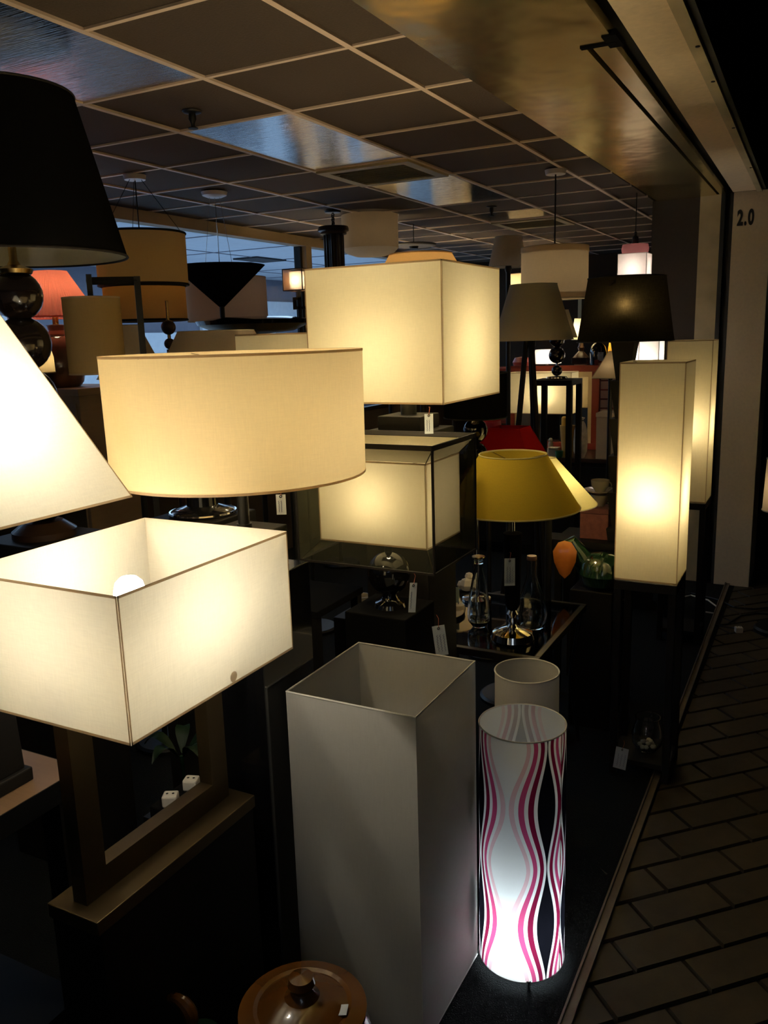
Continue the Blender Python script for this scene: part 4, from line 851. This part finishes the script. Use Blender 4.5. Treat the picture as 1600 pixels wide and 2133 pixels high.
# slim black stand with ball lamp
EX, EY, EZ = (-1.363, 4.707, 1.433)
t = thing('plant_stand', 'slim open black stand carrying the ball lamp', 'stand', (EX, EY, 0)); zE = EZ
for sx in (-1, 1):
    for sy in (-1, 1): obj('leg', G().box(sx*0.102-0.015, sx*0.102+0.015, sy*0.102-0.015, sy*0.102+0.015, 0, zE-0.03), mt['blackwood'], t)
obj('top', G().box(-0.117, 0.117, -0.117, 0.117, zE-0.03, zE), mt['blackwood'], t, bevel=0.002); obj('shelf', G().box(-0.085, 0.085, -0.085, 0.085, 0.5, 0.52), mt['blackwood'], t)
t = thing('table_lamp', 'lamp of stacked dark balls on chrome disc under putty shade', 'lamp', (EX, EY, zE))
obj('chrome_disc', G().lathe([(0.058, 0), (0.06, 0.006), (0.055, 0.014), (0.01, 0.018)], 36, cap=True), mt['chrome'], t, True)
ball_stack(t, [(0.048, 0.030), (0.135, 0.047), (0.222, 0.044)], mt['darkball']); obj('spindle', G().lathe([(0.006, 0.01), (0.006, 0.34)], 10), mt['chrome'], t, True)
round_shade(t, 0.23, 0.11, 0.38, 0.06, mt['grey'], mt['trim_lt'], 0.002)
# white glowing box lamp and small pyramid
bx = (-1.104, -0.88, 1.649, 1.381)
t = thing('table_lamp', 'bright white box lamp glowing behind the nearer tall lamp', 'lamp', ((bx[0]+bx[1])/2, 5.2, 0.9))
hw = (bx[1]-bx[0])/2
square_shade(t, (hw, 0.09), bx[3]-0.9, (hw, 0.09), bx[2]-0.9, mt['opal'], mt['trim_wh'], 0.002); bulb(t, (bx[2]+bx[3])/2-0.9, 95, (1, 0.93, 0.82)); obj('centre_seam', G().box(-0.002, 0.002, -0.0925, -0.0905, bx[3]-0.9, bx[2]-0.9), mt['trim_tan'], t)
obj('base', G().box(-0.06, 0.06, -0.06, 0.06, 0, 0.03).box(-0.012, 0.012, -0.012, 0.012, 0.03, (bx[2]+bx[3])/2-0.99), mt['blackwood'], t)
tag(obj('pedestal', G().box((bx[0]+bx[1])/2-0.10, (bx[0]+bx[1])/2+0.10, 5.10, 5.30, 0, 0.9), mt['blackwood'], bevel=0.004), 'black pedestal under the white box lamp', 'pedestal')
UX, UY, UZ = (-1.094, 4.85, 1.434)
t = thing('floor_lamp', 'little pale pyramid shade beside the wedge column', 'lamp', (UX, UY, 0))
square_shade(t, (0.085, 0.085), UZ, (0.012, 0.012), UZ+0.145, mt['natural'], mt['trim_lt'], 0.002, fit=False); bulb(t, UZ+0.045, 5, WARM, r=0.02, stem=False); pole(t, 0.02, UZ+0.02, 0.012, mt['blackmetal'], 0.12)
# red framed mirror board on a sideboard
ZS = 0.78
t = thing('sideboard', 'long dark sideboard along the back of the shop', 'sideboard', (-1.83, 6.45, 0))
obj('carcass', G().box(-0.75, 0.72, -0.38, 0.35, 0.06, ZS-0.03), mt['blackwood'], t, bevel=0.003); obj('top', G().box(-0.77, 0.74, -0.40, 0.36, ZS-0.03, ZS), mt['brownwood'], t, bevel=0.003); obj('plinth', G().box(-0.72, 0.69, -0.34, 0.32, 0, 0.06), mt['blackwood'], t)
for k in range(3):
    d_ = obj('door', G().box(-0.73+k*0.485, -0.27+k*0.485, -0.392, -0.38, 0.09, ZS-0.06), mt['blackwood'], t, bevel=0.002); obj('knob', G().ball((-0.31+k*0.485, -0.40, 0.45), 0.012, 10), mt['brass'], d_, True)
t = thing('framed_board', 'large red wooden frame with cream mount standing on the sideboard', 'frame', (-1.93, 6.56, ZS))
w_, h_ = 0.372, 0.655
obj('frame', G().box(-w_, w_, -0.02, 0.02, 0, 0.05).box(-w_, w_, -0.02, 0.02, h_-0.05, h_).box(-w_, -w_+0.06, -0.02, 0.02, 0.05, h_-0.05).box(w_-0.06, w_, -0.02, 0.02, 0.05, h_-0.05), mt['redwood'], t, bevel=0.003)
obj('mount', G().box(-w_+0.06, -w_+0.09, -0.01, 0.012, 0.05, h_-0.05).box(w_-0.09, w_-0.06, -0.01, 0.012, 0.05, h_-0.05).box(-w_+0.09, w_-0.09, -0.01, 0.012, h_-0.09, h_-0.05), mt['mat'], t)
obj('mirror', G().box(-w_+0.06, w_-0.06, 0.013, 0.018, 0.05, h_-0.05), M('old_mirror', (0.55, 0.5, 0.42), 0.05, 1.0, bump=0.0), t)
lr = (-2.182, -1.685, 1.398, 1.088)
t = thing('table_lamp', 'wide rectangular cream lamp lit in front of the red frame', 'lamp', ((lr[0]+lr[1])/2, 6.30, ZS)); hw = (lr[1]-lr[0])/2
square_shade(t, (hw, 0.10), lr[3]-ZS, (hw, 0.10), lr[2]-ZS, mt['cream'], mt['trim_tan'], 0.002); bulb(t, (lr[2]+lr[3])/2-ZS, 85, WARM, x=0.03)
obj('base', G().lathe([(0.07, 0), (0.07, 0.012), (0.02, 0.02), (0.015, lr[3]-ZS+0.03)], 24, cap=True), mt['blackmetal'], t, True)
def on_board(px_x): return px_x
VX = (-1.804, -1.731, -1.684, -1.583, -1.767, -1.837)
t = thing('vase', 'ochre tapered vase holding a yellow candle on the sideboard', 'vase', (VX[2], 6.12, ZS))
obj('body', G().lathe([(0.04, 0), (0.042, 0.05), (0.052, 0.15), (0.058, 0.235), (0.054, 0.235), (0.045, 0.12)], 32), M('ochre_vase', (0.50, 0.30, 0.08), 0.4), t, True); obj('candle', G().lathe([(0.028, 0.10), (0.028, 0.29), (0.02, 0.30)], 20, (-0.02, 0), True), mt['candle'], t, True)
t = thing('wrapped_bundle', 'slender ornament wrapped in clear crinkled plastic', 'ornament', (VX[3], 6.10, ZS))
obj('wrap', G().lathe([(0.03, 0), (0.05, 0.05), (0.052, 0.12), (0.048, 0.20), (0.034, 0.25), (0.018, 0.275), (0.03, 0.295), (0.012, 0.30)], 18, cap=True), mt['clearwrap'], t, True); obj('tie', G().ring(0.02, 0.275, 0.004, 16), mt['trim_dk'], t, True)
t = thing('trinket_box', 'small beige trinket box on the sideboard', 'box', (VX[0]+0.02, 6.12, ZS)); obj('body', G().box(-0.035, 0.035, -0.03, 0.03, 0, 0.055), mt['ceramic_w'], t, bevel=0.004); obj('lid', G().box(-0.038, 0.038, -0.033, 0.033, 0.056, 0.07), mt['ceramic_w'], t, bevel=0.004)
tag(obj('tea_light_glass', G().lathe([(0.02, 0), (0.026, 0.01), (0.03, 0.05), (0.027, 0.05), (0.022, 0.012), (0.001, 0.01)], 24), mt['greenglass'], None, True), 'small green glass tea light holder on the sideboard', 'candle holder').location = (VX[1], 6.06, ZS+0.001)
t = thing('figurine', 'little white ceramic figurine on the sideboard', 'figurine', (VX[5], 6.2, ZS)); obj('body', G().lathe([(0.03, 0), (0.032, 0.02), (0.018, 0.06), (0.022, 0.08), (0.014, 0.10)], 20, cap=True), mt['ceramic_w'], t, True); obj('head', G().ball((0, 0, 0.112), 0.017, 14), mt['ceramic_w'], t, True)
cb = (-1.463, -1.284, 1.115)
t = thing('storage_box', 'beige cardboard box with lid beside the red frame', 'box', ((cb[0]+cb[1])/2, 6.17, ZS)); hw = (cb[1]-cb[0])/2
obj('body', G().box(-hw, hw, -0.10, 0.10, 0, cb[2]-ZS-0.03), mt['beige'], t, bevel=0.003); obj('lid', G().box(-hw-0.004, hw+0.004, -0.104, 0.104, cb[2]-ZS-0.03, cb[2]-ZS), mt['beige'], t, bevel=0.003)
sl = (-1.657, -1.476, 1.337, 1.036)
t = thing('slatted_shelf', 'dusty pink slatted rack behind the beige box', 'rack', ((sl[0]+sl[1])/2+0.05, 6.95, 0)); hw = (sl[1]-sl[0])/2+0.06
for k in range(12): obj('slat', G().box(-hw, hw, -0.012, 0.012, 0.55+k*0.075, 0.55+k*0.075+0.062), mt['slat'], t)
obj('upright', G().box(-hw-0.03, -hw, -0.02, 0.02, 0, 1.46), mt['redwood'], t); obj('upright', G().box(hw, hw+0.03, -0.02, 0.02, 0, 1.46), mt['redwood'], t); obj('back', G().box(-hw, hw, 0.014, 0.02, 0.5, 1.45), mt['redwood'], t)
# shelf behind with more lamps
ZB = 1.381
t = thing('display_shelf', 'red painted shelf unit at the far back', 'shelf', (-2.0, 7.55, 0))
obj('shelf_board', G().box(-0.8, 0.75, -0.2, 0.2, ZB-0.03, ZB), mt['redwood'], t); obj('shelf_board', G().box(-0.8, 0.75, -0.2, 0.2, ZB-0.5, ZB-0.47), mt['redwood'], t); obj('side', G().box(-0.83, -0.8, -0.2, 0.2, 0, ZB), mt['redwood'], t); obj('side', G().box(0.75, 0.78, -0.2, 0.2, 0, ZB), mt['redwood'], t)
X7 = (-2.247, -1.944, -1.788, -2.073, -2.494, -1.701)
t = thing('table_lamp', 'bright white glowing shade on the far red shelf', 'lamp', (X7[0], 7.45, ZB)); square_shade(t, (0.105, 0.09), 0.035, (0.09, 0.07), 0.16, mt['opal'], None); bulb(t, 0.09, 70, (1, 0.92, 0.78), stem=False); obj('base', G().lathe([(0.05, 0), (0.05, 0.01), (0.012, 0.015), (0.012, 0.06)], 16, cap=True), mt['brownwood'], t, True)
t = thing('table_lamp', 'turned dark lamp base on a wooden block with cream shade', 'lamp', (X7[1], 7.45, ZB)); obj('block', G().box(-0.07, 0.07, -0.05, 0.05, 0.03, 0.085), mt['brownwood'], t, bevel=0.004); obj('foot', G().box(-0.05, 0.05, -0.03, 0.03, 0, 0.03), mt['urn_rim'], t); obj('stem', G().lathe([(0.07, 0.085), (0.05, 0.11), (0.02, 0.14), (0.03, 0.17), (0.02, 0.19), (0.012, 0.26)], 24, cap=True), mt['brownwood'], t, True)
round_shade(t, 0.24, 0.085, 0.42, 0.06, mt['cream'], mt['trim_lt'], 0.002); bulb(t, 0.32, 60, WARM, stem=False)
t = thing('table_lamp', 'black domed lamp on the far red shelf', 'lamp', (X7[2], 7.42, ZB)); obj('dome', G().lathe([(0.075, 0.02), (0.075, 0.13), (0.06, 0.18), (0.03, 0.21), (0.001, 0.215)], 32), mt['gloss'], t, True); obj('base', G().lathe([(0.06, 0), (0.06, 0.018), (0.02, 0.02)], 20, cap=True), mt['blackmetal'], t)
t = thing('table_lamp', 'orange yellow lit shade at the far back shelf end', 'lamp', (X7[5]+0.02, 7.62, ZB)); round_shade(t, 0.10, 0.07, 0.26, 0.05, M('saffron_paper', (0.7, 0.36, 0.05), 0.7) if False else fabric('saffron_paper', (0.75, 0.42, 0.06)), None); bulb(t, 0.17, 18, WARM, stem=False); obj('base', G().lathe([(0.05, 0), (0.05, 0.01), (0.01, 0.014), (0.01, 0.14)], 16, cap=True), mt['brownwood'], t, True)
tag(obj('red_cushion', G().lathe([(0.001, 0), (0.08, 0.015), (0.09, 0.05), (0.07, 0.09), (0.001, 0.10)], 24), mt['redwood'], None, True), 'red cushion heaped on the far red shelf', 'cushion').location = (X7[4], 7.5, ZB)
pf = (-2.409, -2.194, 2.031, 1.644)
t = thing('framed_picture', 'framed picture of scalloped brown shapes on the far wall', 'picture', ((pf[0]+pf[1])/2, 9.52, (pf[2]+pf[3])/2+0.02)); w_, h_ = 0.22, 0.27
obj('frame', G().box(-w_, w_, -0.02, 0.02, -h_, -h_+0.04).box(-w_, w_, -0.02, 0.02, h_-0.04, h_).box(-w_, -w_+0.04, -0.02, 0.02, -h_+0.04, h_-0.04).box(w_-0.04, w_, -0.02, 0.02, -h_+0.04, h_-0.04), mt['mat'], t)
obj('painting', G().box(-w_+0.04, w_-0.04, -0.005, 0.01, -h_+0.04, h_-0.04), M('picture_ground', (0.10, 0.07, 0.04), 0.6), t)
for k in range(3):
    for j in range(2): obj('painted_scallop', G().lathe([(0.001, 0), (0.05, 0.0), (0.05, 0.004), (0.001, 0.006)], 16), M('scallop_paint', (0.30, 0.22, 0.13), 0.6), t).matrix_local = Matrix.Translation((-0.1+k*0.1, -0.006, -0.08+j*0.11)) @ Matrix.Rotation(math.radians(90), 4, 'X')
# cups and pink box right of the lemon shade
GX, GY, GZ = (-0.904, 3.808, 0.759)
t = thing('side_table', 'dark side table behind the lemon shade with crockery on it', 'table', (GX, GY, 0)); obj('table_top', G().box(-0.17, 0.12, -0.12, 0.15, GZ-0.03, GZ), mt['blackwood'], t)
for sx in (-0.15, 0.10):
    for sy in (-0.10, 0.13): obj('leg', G().box(sx-0.015, sx+0.015, sy-0.015, sy+0.015, 0, GZ-0.03), mt['blackwood'], t)
t = thing('gift_box', 'pink patterned box right of the lemon shade', 'box', (GX, GY, GZ)); obj('body', G().box(-0.065, 0.065, -0.06, 0.06, 0, 0.12), mt['pinkbox'], t, bevel=0.004); obj('lid', G().box(-0.067, 0.067, -0.062, 0.062, 0.121, 0.145), mt['pinkbox'], t, bevel=0.003)
def cup(loc, label, r):
    c = thing('teacup', label, 'cup', loc); obj('bowl', G().lathe([(r*0.5, 0), (r*0.6, 0.008), (r*0.95, 0.03), (r, 0.055), (r*0.93, 0.055), (r*0.85, 0.03), (0.001, 0.012)], 28), mt['ceramic_w'], c, True)
    obj('handle', G().tube([(r*0.9+0.014*math.sin(a), 0, 0.032+0.016*math.cos(a)) for a in [x*0.4 for x in range(9)]], 0.003, 6), mt['ceramic_w'], c, True)
def saucer(loc, label): tag(obj('saucer', G().lathe([(0.03, 0), (0.045, 0.004), (0.078, 0.018), (0.076, 0.021), (0.03, 0.007), (0.001, 0.006)], 36), mt['ceramic_w'], None, True), label, 'saucer').location = loc
cup((GX+0.01, GY, GZ+0.147), 'lower white teacup standing on the pink box', 0.042); saucer((GX+0.01, GY, GZ+0.204), 'white saucer between two stacked teacups'); cup((GX+0.01, GY, GZ+0.213), 'upper white teacup on top of the saucer', 0.042)
# odds and ends on the glass table
K = ((-1.26, 2.992), (-1.299, 2.912), (-1.308, 3.214), (-1.169, 2.703))
t = thing('pebble_candle', 'round cream candle lying beside the teardrop bottle', 'candle', (K[0][0], K[0][1], 0.60)); obj('wax', G().lathe([(0.018, 0), (0.026, 0.006), (0.028, 0.02), (0.024, 0.032), (0.001, 0.034)], 24, cap=True), mt['ceramic_w'], t, True); obj('wick', G().lathe([(0.0015, 0.034), (0.0015, 0.042)], 6, cap=True), mt['inkblack'], t)
t = thing('rock_crystal', 'rough pale rock ornament behind the teardrop bottle', 'ornament', (K[2][0]-0.03, K[2][1]+0.06, 0.60))
for i, (dx, dz, r) in enumerate(((0, 0.028, 0.032), (0.03, 0.022, 0.024), (-0.028, 0.02, 0.022), (0.004, 0.06, 0.02))): obj('lump', G().ball((dx, 0.006*i, dz), r, 8), mt['stone'], t)
tag(obj('picture_card', G().box(-0.035, 0.035, -0.002, 0.002, 0, 0.09), M('grey_green_card', (0.20, 0.25, 0.22), 0.7), None), 'grey green card leaning behind the price tag', 'card').location = (K[1][0]-0.01, K[1][1]+0.12, 0.60)
tag(obj('saucer', G().lathe([(0.05, 0), (0.075, 0.006), (0.10, 0.014), (0.098, 0.017), (0.001, 0.006)], 36), mt['ceramic_w'], None, True), 'pale plate on the glass table left of the bottle', 'plate').location = (K[1][0]-0.02, K[1][1]+0.02, 0.60)
price_tag((-0.882, 1.953, 0.936), math.radians(30), 0.034, 0.085, 'blue white price tag standing just behind the tall white shade', tilt=-0.12, string=0.03)
price_tag((-1.167, 1.664, 1.329), math.radians(25), 0.024, 0.05, 'cream price tag hanging under the right edge of the big drum', string=0.02, lines=2)
price_tag((-1.057, 2.299, 1.468), math.radians(25), 0.026, 0.06, 'price tag on the block base of the cube lamp', string=0.02, lines=2)
# low dark table between the big drum and the lantern
LT = (-1.577, 2.423)
t = thing('side_table', 'low dark table between the round drum and the tall white shade', 'table', (LT[0]-0.02, LT[1], 0)); obj('table_top', G().box(-0.13, 0.13, -0.16, 0.16, 0.775, 0.80), mt['felt'], t, bevel=0.002)
for sx in (-0.11, 0.11):
    for sy in (-0.14, 0.14): obj('leg', G().box(sx-0.015, sx+0.015, sy-0.015, sy+0.015, 0, 0.775), mt['blackwood'], t)
t = thing('mug', 'pale mug and stand seen left of the black plinth', 'mug', (-1.611-0.06, 2.78+0.15, 0.56)); obj('body', G().lathe([(0.03, 0), (0.036, 0.01), (0.038, 0.08), (0.035, 0.08), (0.032, 0.014), (0.001, 0.01)], 28), mt['ceramic_w'], t, True); obj('handle', G().tube([(0.034+0.02*math.sin(a), 0, 0.042+0.022*math.cos(a)) for a in [x*0.4 for x in range(9)]], 0.004, 6), mt['ceramic_w'], t, True)
tag(obj('display_plinth', G().box(t.location.x-0.09, t.location.x+0.09, t.location.y-0.09, t.location.y+0.09, 0, 0.56), mt['blackwood'], bevel=0.004), 'low black plinth under the pale mug', 'plinth')
price_tag((X7[2]+0.045, 7.42-0.083, ZB+0.13), math.radians(25), 0.045, 0.10, 'cream price tag hanging on the black domed lamp', string=0.05)
# leafy plant seen dimly through the bronze frame
LX, LY, LZ_ = (-1.606, 1.714, 0.573)
t = thing('potted_plant', 'dark green leafy plant seen dimly through the bronze frame', 'plant', (LX, LY, 0))
obj('pot', G().lathe([(0.05, 0), (0.06, 0.01), (0.075, 0.16), (0.07, 0.16), (0.06, 0.14), (0.001, 0.14)], 28), mt['ceramic_g'], t, True)
obj('stem', G().tube([(0, 0, 0.13), (0.005, 0, LZ_*0.6), (0, 0, LZ_-0.06)], 0.006, 8), mt['leaf'], t, True)
for k in range(5):
    a = math.radians(-20+72*k); c_, s_ = math.cos(a), math.sin(a); g = G(); vs = []
    for i in range(7):
        u = i/6; w = 0.022*math.sin(math.pi*min(u*0.93+0.05, 1)); r = 0.015+0.10*u; z = LZ_-0.06+0.07*math.sin(u*2.4)-0.02*u
        vs += [(r*c_-w*s_, r*s_+w*c_, z+0.005), (r*c_, r*s_, z), (r*c_+w*s_, r*s_-w*c_, z+0.005)]
    g.add(vs, [(3*i+j, 3*i+j+1, 3*i+j+4, 3*i+j+3) for i in range(6) for j in range(2)])
    obj('leaf', g, mt['leaf'], t, True)
